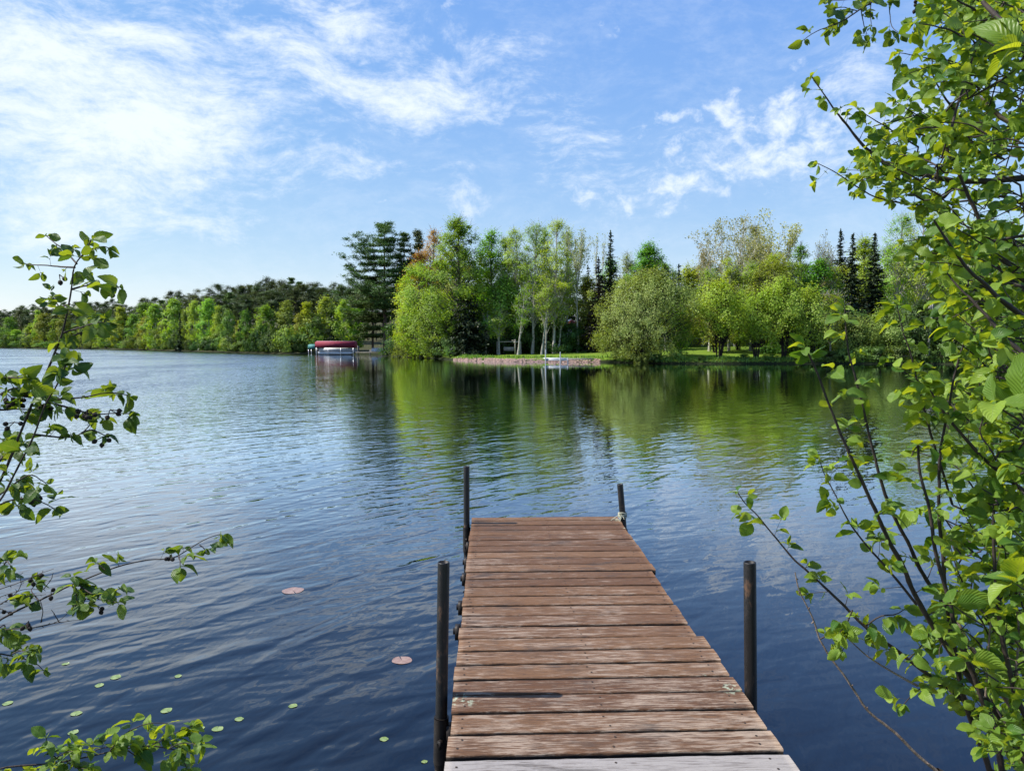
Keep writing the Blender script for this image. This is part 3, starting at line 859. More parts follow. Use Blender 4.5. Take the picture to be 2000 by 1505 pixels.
for i, (px, d, top, wp, lm_, lb) in enumerate(((1386, 82, 512, 46, 'aspen', 'slender birch rising left of the house clump'), (1424, 83, 498, 44, 'lime', 'slender lime birch over the house roof'), (1466, 82, 506, 46, 'aspen', 'slender green birch between the house and the next clump'),
                                              (1512, 82, 492, 48, 'lime', 'slender yellow birch below the greenish poplar'), (1546, 80, 508, 44, 'aspen', 'slender birch beside the pointed fresh green maple'), (1622, 80, 520, 42, 'lime', 'slender birch at the foot of the left spire'), (1300, 86, 545, 44, 'aspen', 'slender birch at the willow right shoulder'))):
    one('aspen', 'birch_tree', px, d, top, wp, lb, 130 + i, lm=lm_, K=80, n=50, base=0.22, sig=0.5, leaf=0.19, trunk_r=0.13, lean=(0.02 * (i % 3 - 1), 0))
rb_ = [(1745, 86, 418, 84, 'aspen', 'pale trunked aspen right of the spires'), (1790, 84, 405, 86, 'aspen', 'tall airy aspen with white trunk behind the leafy shrub'), (1838, 86, 420, 84, 'lime', 'yellow green aspen seen through the upper shrub leaves'),
       (1890, 82, 428, 90, 'aspen', 'aspen mostly hidden by the dense right shrub'), (1945, 80, 430, 90, 'maple', 'green tree at the right picture edge behind the shrub'), (2005, 78, 440, 96, 'aspen', 'aspen cut by the right picture edge')]
for i, (px, d, top, wp, lm_, lb) in enumerate(rb_):
    one('aspen', 'aspen_tree', px, d, top, wp, lb, 100 + i, lm=lm_, K=120, n=55, base=0.14, lean=(0.03, 0))
one('aspen', 'young_birch', 1622, 72, 570, 52, 'straight pale trunk standing at the water right of the alder clumps', 110, lm='olive', K=60, n=36, base=0.35, trunk_r=0.10, sig=0.5, leaf=0.18)
one('clump', 'alder_clump', 1660, 72, 618, 86, 'dark leafy alder clump below the three spires', 111, lm='bush', K=120, n=75, stems=6, base=0.04)
one('clump', 'alder_clump', 1725, 72, 600, 96, 'leafy alder clump at the water below the pale aspen', 112, lm='bush', K=130, n=75, stems=6, base=0.04)
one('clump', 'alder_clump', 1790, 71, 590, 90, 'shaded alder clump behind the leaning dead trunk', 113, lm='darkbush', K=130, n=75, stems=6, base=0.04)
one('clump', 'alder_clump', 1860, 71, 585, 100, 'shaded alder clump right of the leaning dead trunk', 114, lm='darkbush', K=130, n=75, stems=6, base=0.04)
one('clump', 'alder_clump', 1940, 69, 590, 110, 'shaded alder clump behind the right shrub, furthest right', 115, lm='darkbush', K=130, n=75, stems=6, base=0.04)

# leaning dead trunk with a broken top
x, y = XY(1810, 70)
b0 = np.array(P(1808, 706, 69.5)); b0[2] = gz(b0[0], b0[1]) - 0.1
dead = tag(empty('dead_tree', tuple(b0)), 'bare white leaning trunk with a broken ragged top at the waterline', 'dead tree')
pts = [np.array(P(q[0], q[1], 69.5)) - b0 for q in ((1808, 706), (1813, 690), (1815, 660), (1819, 625), (1822, 592))]
MB().tube(pts, [0.16, 0.13, 0.11, 0.09, 0.07], 8).build('trunk', BK['pale'], dead, smooth=True)
mb = MB()
rg = np.random.default_rng(5)
for i in range(26):
    dd = unit(rg, 1)[0]; dd[2] = -abs(dd[2]) * 0.5; dd[0] -= 0.4
    mb.tube([pts[-1], pts[-1] + dd * 0.35, pts[-1] + dd * 0.6 + np.array([0, 0, -0.3])], [0.05, 0.03, 0.01], 4)
mb.build('broken_top', BK['pale'], dead)

# ------------------------------------------------------------------ filler trees: each prototype is used once itself, then copied
rnd = random.Random(4)
def protos(specs):
    """specs: (name, fn, kwargs, lm, bk); a prototype is a one-off tree whose first use is itself."""
    res = []
    for i, (name, fn, H, Rad, kw, lm_, bk_, cat) in enumerate(specs):
        res.append([name, fn(200 + i * 7 + len(name), H, Rad, **kw), lm_, bk_, H, Rad, cat, None])
    return res
QUEUE = []
ORD = ['leftmost', 'second from left', 'third from left', 'fourth from left', 'fifth from left', 'sixth from left', 'seventh from left', 'eighth from left', 'ninth from left', 'tenth from left']
def label_later(o, px, kind, zones):
    z = [q for q in zones if px >= q[0]][-1] if px >= zones[0][0] else zones[0]
    QUEUE.append((kind, z[0], z[1], px, o))
def label_all():
    by = {}
    for kind, z0, zn, px, o in QUEUE: by.setdefault((kind, zn), []).append((px, o))
    for (kind, zn), lst in by.items():
        lst.sort(key=lambda q: q[0])
        for i, (px, o) in enumerate(lst):
            o['label'] = ('%s, %s %s' % (kind, ORD[i] if len(lst) > 1 else 'alone', zn)) if i < 10 else ('%s, far right %s' % (kind, zn))
Z_FAR = [(-100, 'left of the near alder stem'), (40, 'just beside the alder stem tip'), (110, 'seen past the alder leaves'), (190, 'right of the alder leaf tips'), (260, 'above the fresh green maple'), (330, 'left of the weeping birches'), (385, 'above the weeping birches'),
         (440, 'over the bright lime sapling'), (500, 'above the yellow orange tree'), (560, 'left of the teal lift'), (610, 'above the maroon boat canopy'), (690, 'behind the tall white pine'), (760, 'behind the orange maple')]
Z_NEAR = [(-100, 'behind the boat canopy'), (770, 'behind the peninsula tip'), (860, 'behind the tallest maple'), (940, 'behind the stone bank maples'), (1000, 'behind the lawn birches'), (1090, 'left of the dark spire'), (1190, 'behind the willow left half'), (1250, 'behind the willow right half'), (1330, 'behind the house left end'),
          (1400, 'behind the largest bare poplar'), (1480, 'behind the greenish poplar'), (1550, 'left of the three spires'), (1620, 'beneath the three spires'), (1720, 'behind the pale trunked aspen'), (1800, 'behind the leaning dead trunk'), (1880, 'hidden behind the right shrub'), (1960, 'at the right picture edge')]
def use(pr, px, d, top, label, group, wpx=None):
    (x, y, z), H = spot(px, d, top)
    sc = H / pr[4]
    szx = (wpx * d / F_PX / 2) / (pr[5] * sc) if wpx else rnd.uniform(0.9, 1.15)
    rz = rnd.uniform(0, 6.28)
    if pr[7] is None:
        e = put_tree(pr[0], pr[1], pr[2], pr[3], (x, y, z), label, pr[6], group, rz)
        e.scale = (sc * szx, sc * szx, sc)
        pr[7] = e
    else:
        e = copy_tree(pr[7], (x, y, z), rz, sc, label, group, szx)
    return e

back = protos([
    ('forest_tree', broadleaf, 14, 3.2, dict(base=0.12, K=100, n=62, sig=0.75, leaf=0.32), 'maple', 'grey', 'tree'),
    ('forest_tree', broadleaf, 14, 3.0, dict(base=0.2, prof='column', K=90, n=60, sig=0.7, leaf=0.3), 'lime', 'birch', 'tree'),
    ('forest_spruce', spruce, 13, 2.6, dict(leaf=0.45, step_=0.4), 'spruce', 'dark', 'tree'),
    ('forest_tree', broadleaf, 14, 3.4, dict(base=0.1, K=100, n=60, sig=0.8, leaf=0.32), 'darkbush', 'grey', 'tree'),
    ('forest_tree', broadleaf, 14, 3.0, dict(base=0.15, K=90, n=60, sig=0.75, leaf=0.3), 'olive', 'grey', 'tree')])
tops_right = [(690, 560), (770, 520), (830, 500), (900, 470), (960, 490), (1130, 505), (1200, 500), (1300, 500), (1380, 495), (1450, 480), (1600, 490), (1700, 470), (2000, 450), (2200, 440)]
def interp(tab, v):
    return float(np.interp(v, [q[0] for q in tab], [q[1] for q in tab]))
for row, (d0, dtop) in enumerate(((104, 18), (116, 8))):
    px = 800 + row * 22
    while px < 2080:
        wsel = rnd.choice([0, 1, 2, 3, 3, 4])
        bt_ = use(back[wsel], px, d0 + rnd.uniform(-4, 4) + (6 if px < 900 else 0), interp(tops_right, px) + dtop + rnd.uniform(-6, 26), 'dense woodland tree standing behind the front trees of the near shore', 'woodland trees behind the near shore')
        label_later(bt_, px, ('green woodland tree', 'pale woodland tree', 'dark woodland spruce', 'dull woodland tree', 'olive woodland tree')[wsel] + (', front rank', ', back rank')[row], Z_NEAR)
        px += rnd.uniform(34, 46)
# dark understorey that closes the gaps between the trunks
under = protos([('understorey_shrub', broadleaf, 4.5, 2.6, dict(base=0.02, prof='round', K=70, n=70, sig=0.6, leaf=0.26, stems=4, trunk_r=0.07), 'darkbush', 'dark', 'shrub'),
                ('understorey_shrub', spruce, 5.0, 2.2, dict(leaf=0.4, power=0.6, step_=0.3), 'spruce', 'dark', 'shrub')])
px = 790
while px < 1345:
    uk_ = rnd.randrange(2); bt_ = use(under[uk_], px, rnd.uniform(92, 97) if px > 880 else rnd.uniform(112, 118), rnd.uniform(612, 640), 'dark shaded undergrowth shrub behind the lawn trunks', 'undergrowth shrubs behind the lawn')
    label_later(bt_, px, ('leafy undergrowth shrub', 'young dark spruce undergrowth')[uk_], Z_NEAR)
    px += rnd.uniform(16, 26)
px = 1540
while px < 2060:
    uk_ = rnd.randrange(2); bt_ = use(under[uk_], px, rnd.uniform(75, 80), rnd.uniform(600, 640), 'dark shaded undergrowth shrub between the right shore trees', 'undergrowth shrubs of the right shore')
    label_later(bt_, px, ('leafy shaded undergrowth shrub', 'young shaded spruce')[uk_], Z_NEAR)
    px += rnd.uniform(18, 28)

# ------------------------------------------------------------------ far shore on the left
ridge_top = [(-250, 612), (-80, 606), (0, 600), (60, 592), (120, 590), (200, 586), (260, 590), (330, 572), (400, 566), (450, 553), (520, 546), (590, 541), (640, 550), (690, 547), (780, 548), (840, 540)]
front_d = [(-250, 440), (-80, 400), (0, 352), (150, 298), (300, 219), (370, 187), (450, 158), (510, 146), (560, 140), (700, 141), (800, 150)]
rp = protos([
    ('red_pine', broadleaf, 18, 2.9, dict(base=0.42, prof='oval', K=60, n=95, sig=0.8, leaf=0.42, narrow=0.35, flat=0.6, rise=0.7, twigs=1, rough=0.35, trunk_r=0.2), 'redpine', 'pine', 'tree'),
    ('red_pine', broadleaf, 18, 2.6, dict(base=0.5, prof='vase', K=54, n=95, sig=0.8, leaf=0.42, narrow=0.35, flat=0.5, rise=0.6, twigs=1, rough=0.4, trunk_r=0.2), 'redpine', 'pine', 'tree'),
    ('red_pine', broadleaf, 18, 3.2, dict(base=0.36, prof='round', K=66, n=95, sig=0.85, leaf=0.42, narrow=0.35, flat=0.6, rise=0.7, twigs=1, rough=0.35, trunk_r=0.2), 'redpine', 'pine', 'tree'),
    ('red_pine', pine, 18, 2.7, dict(base=0.42, whorls=12, per=8, n=26, leaf=0.5, tuft=1.0, flat=0.5, taper=0.6), 'redpine', 'pine', 'tree'),
    ('red_pine', pine, 18, 2.5, dict(base=0.5, whorls=10, per=8, n=26, leaf=0.5, tuft=1.0, flat=0.6, taper=0.55), 'redpine', 'pine', 'tree'),
    ('red_pine', pine, 18, 2.9, dict(base=0.38, whorls=12, per=8, n=26, leaf=0.5, tuft=0.95, flat=0.5, taper=0.7), 'redpine', 'pine', 'tree'),
    ('white_pine', pine, 19, 3.4, dict(base=0.35, whorls=10, per=6, n=30, leaf=0.6, tuft=0.7), 'pine', 'pine', 'tree')])
for row in range(3):
    px = -70 + row * 5
    while px < 790:
        dfront = interp(front_d, px)
        d = dfront + (26, 50, 78)[row] * (1.0 if px > 250 else 1.3) + rnd.uniform(-6, 6)
        top = interp(ridge_top, px) + (16, 7, 1)[row] + rnd.uniform(-7, 12)
        lb = ('dark red pine in the nearest rank of the ridge forest', 'dark red pine in the middle rank of the ridge forest', 'dark red pine on the skyline of the ridge forest')[row]
        bt_ = use(rp[rnd.choice([0, 1, 2, 0, 1, 2, 2, 6])], px, d, top, lb, 'red pines of the far ridge, rank %d' % (row + 1), None)
        label_later(bt_, px, ('dark pine nearest of the ridge ranks', 'dark pine in the middle ridge rank', 'dark pine on the ridge skyline')[row], Z_FAR)
        px += rnd.uniform(0.9, 1.25) * (15 if px > 300 else 11)
far = protos([
    ('shore_tree', broadleaf, 11, 3.0, dict(base=0.06, K=90, n=60, sig=0.85, leaf=0.42), 'aspen', 'birch', 'tree'),
    ('shore_tree', broadleaf, 11, 2.8, dict(base=0.08, prof='skirt', K=90, n=60, sig=0.8, leaf=0.4), 'lime', 'grey', 'tree'),
    ('shore_tree', broadleaf, 11, 3.2, dict(base=0.05, prof='round', K=100, n=60, sig=0.85, leaf=0.42), 'bush', 'grey', 'tree'),
    ('shore_tree', broadleaf, 11, 2.6, dict(base=0.1, prof='column', K=80, n=56, sig=0.75, leaf=0.4), 'maple', 'grey', 'tree'),
    ('shore_tree', broadleaf, 11, 3.0, dict(base=0.06, K=90, n=58, sig=0.85, leaf=0.42), 'olive', 'grey', 'tree')])
fsp = [ # px, top, width, prototype, label
 (-30, 640, 34, 0, 'pale green tree beyond the left picture edge'), (5, 640, 34, 2, 'low green tree at the left picture edge'), (32, 644, 30, 0, 'low pale tree second from the left edge'), (60, 636, 34, 0, 'green shore tree beneath the first dark pines'), (88, 612, 40, 4, 'yellowish rounded tree left of the near alder stem'),
 (112, 622, 30, 3, 'fresh green tree behind the near alder stem'), (140, 640, 36, 1, 'low lime tree seen between the alder leaves'), (172, 634, 36, 2, 'grey green shore tree behind the alder leaf tips'), (205, 640, 34, 0, 'low pale shore tree just right of the near alder'), (236, 600, 42, 1, 'tall yellowish tree right of the near alder'),
 (262, 614, 34, 0, 'pale slender tree left of the big fresh maple'), (284, 590, 36, 3, 'fresh green maple in the far shore row'), (306, 594, 44, 0, 'broad pale green tree in the far shore row'), (340, 584, 46, 0, 'broad pale tree with faint orange top'), (284, 618, 30, 4, 'olive tree low in front of the fresh maple'),
 (326, 622, 40, 2, 'round grey green tree low at the far waterline'), (382, 588, 34, 0, 'tall weeping pale birch, left of a pair'), (410, 584, 46, 0, 'tall weeping pale birch, right of a pair'), (446, 604, 26, 2, 'slim grey tree with bent trunk'), (470, 625, 26, 1, 'small bright lime sapling before the dark woods'),
 (520, 594, 40, 3, 'green maple with visible trunk left of the yellow tree'), (560, 586, 46, 4, 'yellow orange tree above the dark shore'), (600, 590, 44, 1, 'lime green tree with level branches'), (640, 580, 50, 0, 'broad pale birch left above the boat canopy'), (672, 586, 44, 0, 'pale birch right above the boat canopy'),
 (700, 600, 40, 3, 'green tree left of the drooping pine'), (620, 612, 40, 2, 'grey green tree low behind the teal cover'), (495, 640, 36, 2, 'low bush tree in front of the dark pine trunks'), (540, 640, 34, 3, 'low dark green tree under the yellow tree'), (430, 640, 36, 2, 'low round tree at the foot of the weeping birches')]
for px, top, wp, k_, lb in fsp:
    use(far[k_], px, interp(front_d, px) + rnd.uniform(0, 6), top, lb, None, wp)
for px, top, wp, k_, lb in ((20, 618, 26, 3, 'darker tree poking above the low left edge trees'), (75, 606, 24, 1, 'tall narrow lime tree near the left edge'), (128, 606, 30, 4, 'olive tree taller than its neighbours behind the alder'), (188, 612, 28, 3, 'green tree just past the alder leaf tips'),
                            (222, 622, 24, 0, 'narrow pale tree left of the tall yellowish one'), (362, 604, 26, 4, 'olive tree between the broad pale trees and the weeping birches'), (428, 598, 30, 1, 'lime tree touching the right weeping birch'), (480, 604, 24, 3, 'dark green tree in front of the pine trunks'), (506, 618, 26, 1, 'lime tree left of the green maple'),
                            (584, 612, 26, 4, 'olive tree low between yellow and lime trees'), (658, 604, 30, 1, 'lime tree between the two pale birches')):
    use(far[k_], px, interp(front_d, px) + rnd.uniform(-2, 8), top, lb, None, wp)
one('spruce', 'spruce_tree', 118, 305, 618, 12, 'small dark spruce seen through the alder stem leaves', 311, leaf=0.8, step_=0.6)
one('spruce', 'spruce_tree', 470, 156, 600, 26, 'dark spruce beside the small bright lime sapling', 312, leaf=0.6, step_=0.5)
one('spruce', 'spruce_tree', 246, 245, 622, 14, 'tiny dark spruce at the foot of the tall yellowish tree', 313, leaf=0.7, step_=0.5)
one('spruce', 'spruce_tree', 352, 188, 612, 20, 'tiny dark spruce among the pale far shore trees', 301, leaf=0.6, step_=0.5)
one('spruce', 'spruce_tree', 577, 142, 600, 40, 'dark spruce in the shade left of the boat canopy', 302, leaf=0.5, step_=0.4)
one('spruce', 'spruce_tree', 648, 141, 610, 54, 'dark spruce directly behind the boat canopy', 303, leaf=0.5, step_=0.4)
one('spruce', 'spruce_tree', 398, 176, 620, 24, 'small dark spruce below the weeping birches', 304, leaf=0.6, step_=0.5)
bushes = protos([('shore_bush', broadleaf, 3, 2.2, dict(base=0.02, prof='round', K=40, n=46, sig=0.5, leaf=0.3, stems=4, trunk_r=0.05, twigs=1), 'bush', 'dark', 'bush'),
                 ('shore_bush', broadleaf, 3, 2.4, dict(base=0.02, prof='round', K=40, n=46, sig=0.5, leaf=0.3, stems=4, trunk_r=0.05, twigs=1), 'darkbush', 'dark', 'bush')])
fb = [(-250, 432), (-80, 400), (0, 348), (150, 293), (300, 215), (370, 183), (450, 155), (510, 143), (560, 137), (700, 140)]
px = -60
while px < 615:
    uk_ = rnd.randrange(2); bt_ = use(bushes[uk_], px, interp(fb, px) - 0.3, 672 + rnd.choice([rnd.uniform(-26, -14), rnd.uniform(-13, -5), rnd.uniform(-13, -5)]) * (1 + max(0, px - 300) / 500), 'low bush along the far left waterline', 'bushes along the far waterline', rnd.uniform(20, 32) * (1 + max(0, px - 300) / 500))
    label_later(bt_, px, ('green waterline bush', 'dark waterline bush')[uk_], [(a_, b_.replace('above', 'below')) for a_, b_ in Z_FAR])
    px += rnd.uniform(11, 17)
near_b = protos([('shore_bush', broadleaf, 1.6, 1.1, dict(base=0.02, prof='round', K=34, n=60, sig=0.26, leaf=0.15, stems=5, trunk_r=0.03, twigs=1), 'bush', 'dark', 'bush'),
                 ('shore_bush', broadleaf, 1.2, 1.0, dict(base=0.02, prof='round', K=30, n=60, sig=0.24, leaf=0.15, stems=5, trunk_r=0.03, twigs=1), 'darkbush', 'dark', 'bush')])
for px, d, top, wp in ((790, 117, 655, 50), (812, 109, 660, 50), (838, 101, 658, 50), (862, 96, 664, 44), (880, 90, 672, 30), (1205, 75.6, 684, 24), (1250, 71.5, 690, 34), (1280, 71.2, 690, 30), (1322, 71, 680, 34), (1370, 70.3, 694, 20), (1432, 70.2, 696, 16), (1455, 70.2, 690, 22), (1500, 70, 690, 30),
                       (1560, 69.8, 688, 34), (1590, 69.6, 684, 36), (1620, 69.4, 684, 36), (1650, 69.4, 680, 40), (1685, 69.2, 676, 44), (1720, 69, 676, 44), (1760, 69, 674, 48), (1800, 68.6, 676, 44), (1840, 68.4, 670, 50), (1885, 68, 668, 54), (1930, 67.4, 664, 60), (1985, 66.5, 662, 60), (2040, 66, 662, 60)):
    uk_ = rnd.randrange(2); bt_ = use(near_b[uk_], px, d, top, 'small bush', 'small bushes along the near shore', wp)
    label_later(bt_, px, ('small green shore bush', 'small dark shore bush')[uk_], [(a_, b_.replace('behind', 'in front of')) for a_, b_ in Z_NEAR])
label_all()

# rough grass and weeds along the lawn edge
rg = np.random.default_rng(8)
pts_ = []
for a_, b_ in zip(LAKE[11:22], LAKE[12:23]):
    L_ = math.hypot(b_[0] - a_[0], b_[1] - a_[1]); n_ = int(L_ * 70)
    u_ = rg.uniform(0, 1, n_)
    nx_, ny_ = -(b_[1] - a_[1]) / L_, (b_[0] - a_[0]) / L_
    off_ = rg.uniform(-0.1, 1.6, n_) ** 1.0
    pts_.append(np.stack([a_[0] + (b_[0] - a_[0]) * u_ - nx_ * off_, a_[1] + (b_[1] - a_[1]) * u_ - ny_ * off_], -1))
pts_ = np.vstack(pts_)
sd_ = lake_sd(pts_[:, 0], pts_[:, 1])
pts_ = pts_[(sd_ > 0.15)]
zz_ = ground_h(pts_[:, 0], pts_[:, 1])
keep_ = ~((pts_[:, 0] > -1) & (pts_[:, 0] < 12.5) & (lake_sd(pts_[:, 0], pts_[:, 1]) < 0.9))
pts_, zz_ = pts_[keep_], zz_[keep_]
n_ = len(pts_)
hh = rg.uniform(0.12, 0.42, n_)
C_ = np.stack([pts_[:, 0], pts_[:, 1], zz_ + hh * 0.45], -1)
LV, LF = rhombs(C_, unit(rg, n_) * np.array([1, 1, 0.2]), np.array([0, 0, 1.0]) + rg.normal(0, 0.25, (n_, 3)), hh, 0.10)
go_ = meshobj('shore_grass', LV, LF, LM['bush'], face_attr=rg.uniform(0, 1, n_))
tag(go_, 'rough grass and weeds fringing the near shore', 'grass', kind='stuff')

# ------------------------------------------------------------------ stone bank below the lawn
mstone = simple('pink stone', (0.34, 0.22, 0.18), (0.17, 0.12, 0.10), 3.0, 0.9, bmp=0.6)
rg = np.random.default_rng(9)
mb = MB()
ico = np.array([(0, 0, 1)] + [(math.cos(k * 1.2566) * 0.894, math.sin(k * 1.2566) * 0.894, 0.447) for k in range(5)] + [(math.cos(k * 1.2566 + 0.628) * 0.894, math.sin(k * 1.2566 + 0.628) * 0.894, -0.447) for k in range(5)] + [(0, 0, -1)])
icf = [(0, i, i % 5 + 1) for i in range(1, 6)] + [(i, i + 5, i % 5 + 1) for i in range(1, 6)] + [(i % 5 + 1, i + 5, i % 5 + 6) for i in range(1, 6)] + [(11, i % 5 + 6, i + 5) for i in range(1, 6)]
def on_shore(px):
    lo, hi = 60.0, 140.0
    x_, _ = XY(px, 1.0)
    for _ in range(40):
        mid = (lo + hi) / 2
        if float(lake_sd(np.array([x_ * mid]), np.array([mid]))[0]) > 0: hi = mid
        else: lo = mid
    return hi
for i in range(1500):
    px = rg.uniform(886, 1172)
    d = on_shore(px)
    s_ = rg.uniform(-0.25, 0.9)
    d2 = d + s_
    x_, y_ = XY(px, d2)
    z_ = -0.16 + 0.38 * (s_ + 0.25) * (0.7 + 0.3 * min(1, (px - 880) / 60))
    sc_ = rg.uniform(0.07, 0.19)
    M_ = np.array(Euler(rg.uniform(0, 6.28, 3)).to_matrix()) * sc_
    V_ = (ico * rg.uniform(0.75, 1.25, (12, 1))) @ M_.T * np.array([1.2, 1, 0.8]) + np.array([x_, y_, z_])
    mb.add(V_, (), icf)
tag(mb.build('stone_bank', mstone), 'bank of broken pinkish stones holding the lawn edge', 'stone bank', kind='stuff')

# ------------------------------------------------------------------ small swimming dock on white posts beside the stone bank
mwhite = simple('white painted metal', (0.72, 0.74, 0.74), (0.6, 0.62, 0.63), 4, 0.45)
mgreyw = simple('grey boards', (0.34, 0.32, 0.29), (0.22, 0.20, 0.18), 3, 0.8, stretch=(1, 8, 1))
c0 = PW(1088, 709); c0 = np.array([c0.x, 73.2, 0.0])
sd = tag(empty('swimming_dock', tuple(c0)), 'small white swimming dock with tall end posts beside the stones', 'dock')
MB().box((0, 0.9, 0.42), (2.3, 3.0, 0.08)).build('platform', mwhite, sd)
MB().box((0, -0.57, 0.30), (2.2, 0.05, 0.16)).build('skirt_board', mwhite, sd)
for x_, h_ in ((-1.1, 1.35), (0.35, 1.1), (1.1, 0.55)):
    MB().tube([(x_, -0.66, -0.9), (x_, -0.66, h_)], [0.05, 0.05], 8).build('post', mwhite, sd)
MB().box((2.55, 1.4, 0.36), (2.7, 1.5, 0.10)).build('side_platform', mgreyw, sd)
# post with crossbar, wash frame
x_, y_ = XY(1006, 88)
cp = tag(empty('crossbar_post', (x_, y_, gz(x_, y_))), 'thin pale post with short crossbar standing on the lawn', 'post')
mpost = simple('pale wood', (0.42, 0.38, 0.33), (0.3, 0.27, 0.23), 3, 0.8)
MB().box((0, 0, 0.9), (0.10, 0.10, 1.9)).build('upright', mpost, cp)
MB().box((-0.15, -0.05, 1.72), (0.5, 0.08, 0.08)).box((-0.02, -0.09, 1.5), (0.28, 0.06, 0.22)).build('crossbar', mpost, cp)
x_, y_ = XY(994, 91)
sf = tag(empty('swing_frame', (x_, y_, gz(x_, y_))), 'low wooden swing frame in the shade behind the crossbar post', 'swing frame')
MB().box((0, 0, 1.55), (3.0, 0.10, 0.10)).build('beam', mpost, sf)
for sx in (-1.45, 1.45):
    for sy in (-0.6, 0.6):
        MB().tube([(sx, sy, 0), (sx, 0, 1.5)], [0.05, 0.05], 6).build('leg', mpost, sf)
MB().box((0, 0, 0.5), (1.3, 0.4, 0.06)).box((0, 0.22, 0.72), (1.3, 0.05, 0.35)).build('seat', mpost, sf)
for sx in (-0.6, 0.6): MB().tube([(sx, 0, 0.5), (sx, 0, 1.55)], [0.015, 0.015], 5).build('chain', BK['grey'], sf)

# ------------------------------------------------------------------ buildings
mwall = simple('grey siding', (0.20, 0.20, 0.19), (0.14, 0.14, 0.13), 2.0, 0.8, stretch=(0.3, 1, 9))
mroof = simple('brown shingles', (0.20, 0.09, 0.06), (0.13, 0.06, 0.04), 3.0, 0.9)
mfascia = simple('reddish fascia', (0.42, 0.18, 0.12), (0.32, 0.14, 0.10), 3.0, 0.7)
mglass, tg_ = mat('window glass')
out(tg_, pbsdf(tg_, (0.02, 0.025, 0.03), 0.08, 0, 0.8))
mtrim = simple('white trim', (0.7, 0.7, 0.68), (0.6, 0.6, 0.58), 3, 0.6)
x_, y_ = XY(1408, 94)
zg = gz(x_, y_) - 0.1
ztop = P(1408, 633, 94).z - zg
ho = tag(empty('house', (x_, y_, zg)), 'low grey house with reddish brown roof edge behind the alder clumps', 'house')
MB().box((0, 3.5, ztop / 2), (9.0, 7.0, ztop)).build('wall', mwall, ho)
rf = MB().prism([(-0.6, ztop - 0.02), (3.5, ztop + 1.1), (7.6, ztop - 0.02), (7.6, ztop - 0.2), (3.5, ztop + 0.92), (-0.6, ztop - 0.2)], 'x', -5.2, 5.2).build('roof', mroof, ho)
MB().box((0, -0.66, ztop + 0.0), (10.4, 0.08, 0.5)).build('fascia', mfascia, rf)
MB().box((2.2, 4.2, ztop + 1.0), (0.7, 0.7, 1.2)).build('chimney', mstone, rf)
for wx_ in (-3.2, -0.6, 3.0):
    wn_ = MB().box((wx_, -0.02, ztop * 0.58), (1.3, 0.06, 1.1)).build('window', mglass, ho)
    MB().box((wx_, -0.05, ztop * 0.58 + 0.6), (1.5, 0.08, 0.1)).box((wx_, -0.05, ztop * 0.58 - 0.6), (1.5, 0.1, 0.1)).box((wx_ - 0.7, -0.05, ztop * 0.58), (0.1, 0.08, 1.1)).box((wx_ + 0.7, -0.05, ztop * 0.58), (0.1, 0.08, 1.1)).build('frame', mtrim, wn_)
dr = MB().box((1.2, -0.03, 1.05), (0.9, 0.08, 2.1)).build('door', mtrim, ho)
MB().box((1.52, -0.1, 1.0), (0.05, 0.06, 0.12)).build('handle', mglass, dr)
x_, y_ = XY(1114, 101)
zg = gz(x_, y_) - 0.1
zt = P(1114, 638, 101).z - zg
ca = tag(empty('cabin', (x_, y_, zg), 0.5), 'white cabin gable with red trim glimpsed between birches and willow', 'cabin')
MB().box((0, 1.8, zt / 2), (2.6, 3.6, zt)).build('wall', mtrim, ca)
mred = simple('red trim', (0.42, 0.09, 0.06), (0.3, 0.07, 0.05), 3, 0.7)
MB().prism([(-1.6, zt - 0.1), (0, zt + 1.0), (1.6, zt - 0.1), (1.6, zt - 0.28), (0, zt + 0.8), (-1.6, zt - 0.28)], 'y', -0.3, 3.9).build('roof', mwhite, ca)
MB().prism([(-1.62, zt - 0.08), (0, zt + 1.03), (1.62, zt - 0.08), (1.62, zt - 0.3), (0, zt + 0.78), (-1.62, zt - 0.3)], 'y', -0.36, -0.31).build('gable_trim', mred, ca)
MB().prism([(-1.28, zt), (0, zt + 0.76), (1.28, zt)], 'y', 0.0, 0.1).build('gable', mtrim, ca)
MB().box((0, -0.03, zt * 0.6), (0.8, 0.06, 0.8)).build('window', mglass, ca)

# ------------------------------------------------------------------ boat lift with maroon canopy and the pontoon boat in it
mmar, tm_ = mat('maroon canvas')
tcm = tm_.n('ShaderNodeTexCoord')
fm = tm_.noise(tm_.v('MULTIPLY', tcm.outputs['Object'], (0.8, 2, 3)), 2.0, 4)
out(tm_, pbsdf(tm_, tm_.mix(fm, (0.20, 0.015, 0.035), (0.29, 0.03, 0.055)), 0.7, 0, 0.3, bump(tm_, fm, 0.8, 0.1)))
mpink = simple('pink canvas top', (0.62, 0.36, 0.38), (0.45, 0.16, 0.2), 5, 0.8)  # paler pink strip along the top of the maroon canopy
mteal = simple('teal canvas', (0.07, 0.26, 0.24), (0.05, 0.18, 0.17), 2, 0.7)
msil = simple('aluminium', (0.62, 0.64, 0.66), (0.45, 0.47, 0.5), 3, 0.35, 0.6)
mdk = simple('dark vinyl', (0.04, 0.04, 0.05), None, 3, 0.5)
dB = 131.0
cx_ = XY(657, dB)[0]
Lc = 75 * dB / F_PX
bl_ = tag(empty('boat_lift', (cx_, dB, 0)), 'boat lift under a long maroon canvas canopy at the far point', 'boat lift')
zc0 = P(657, 678.5, dB).z; zc1 = P(657, 666.5, dB).z
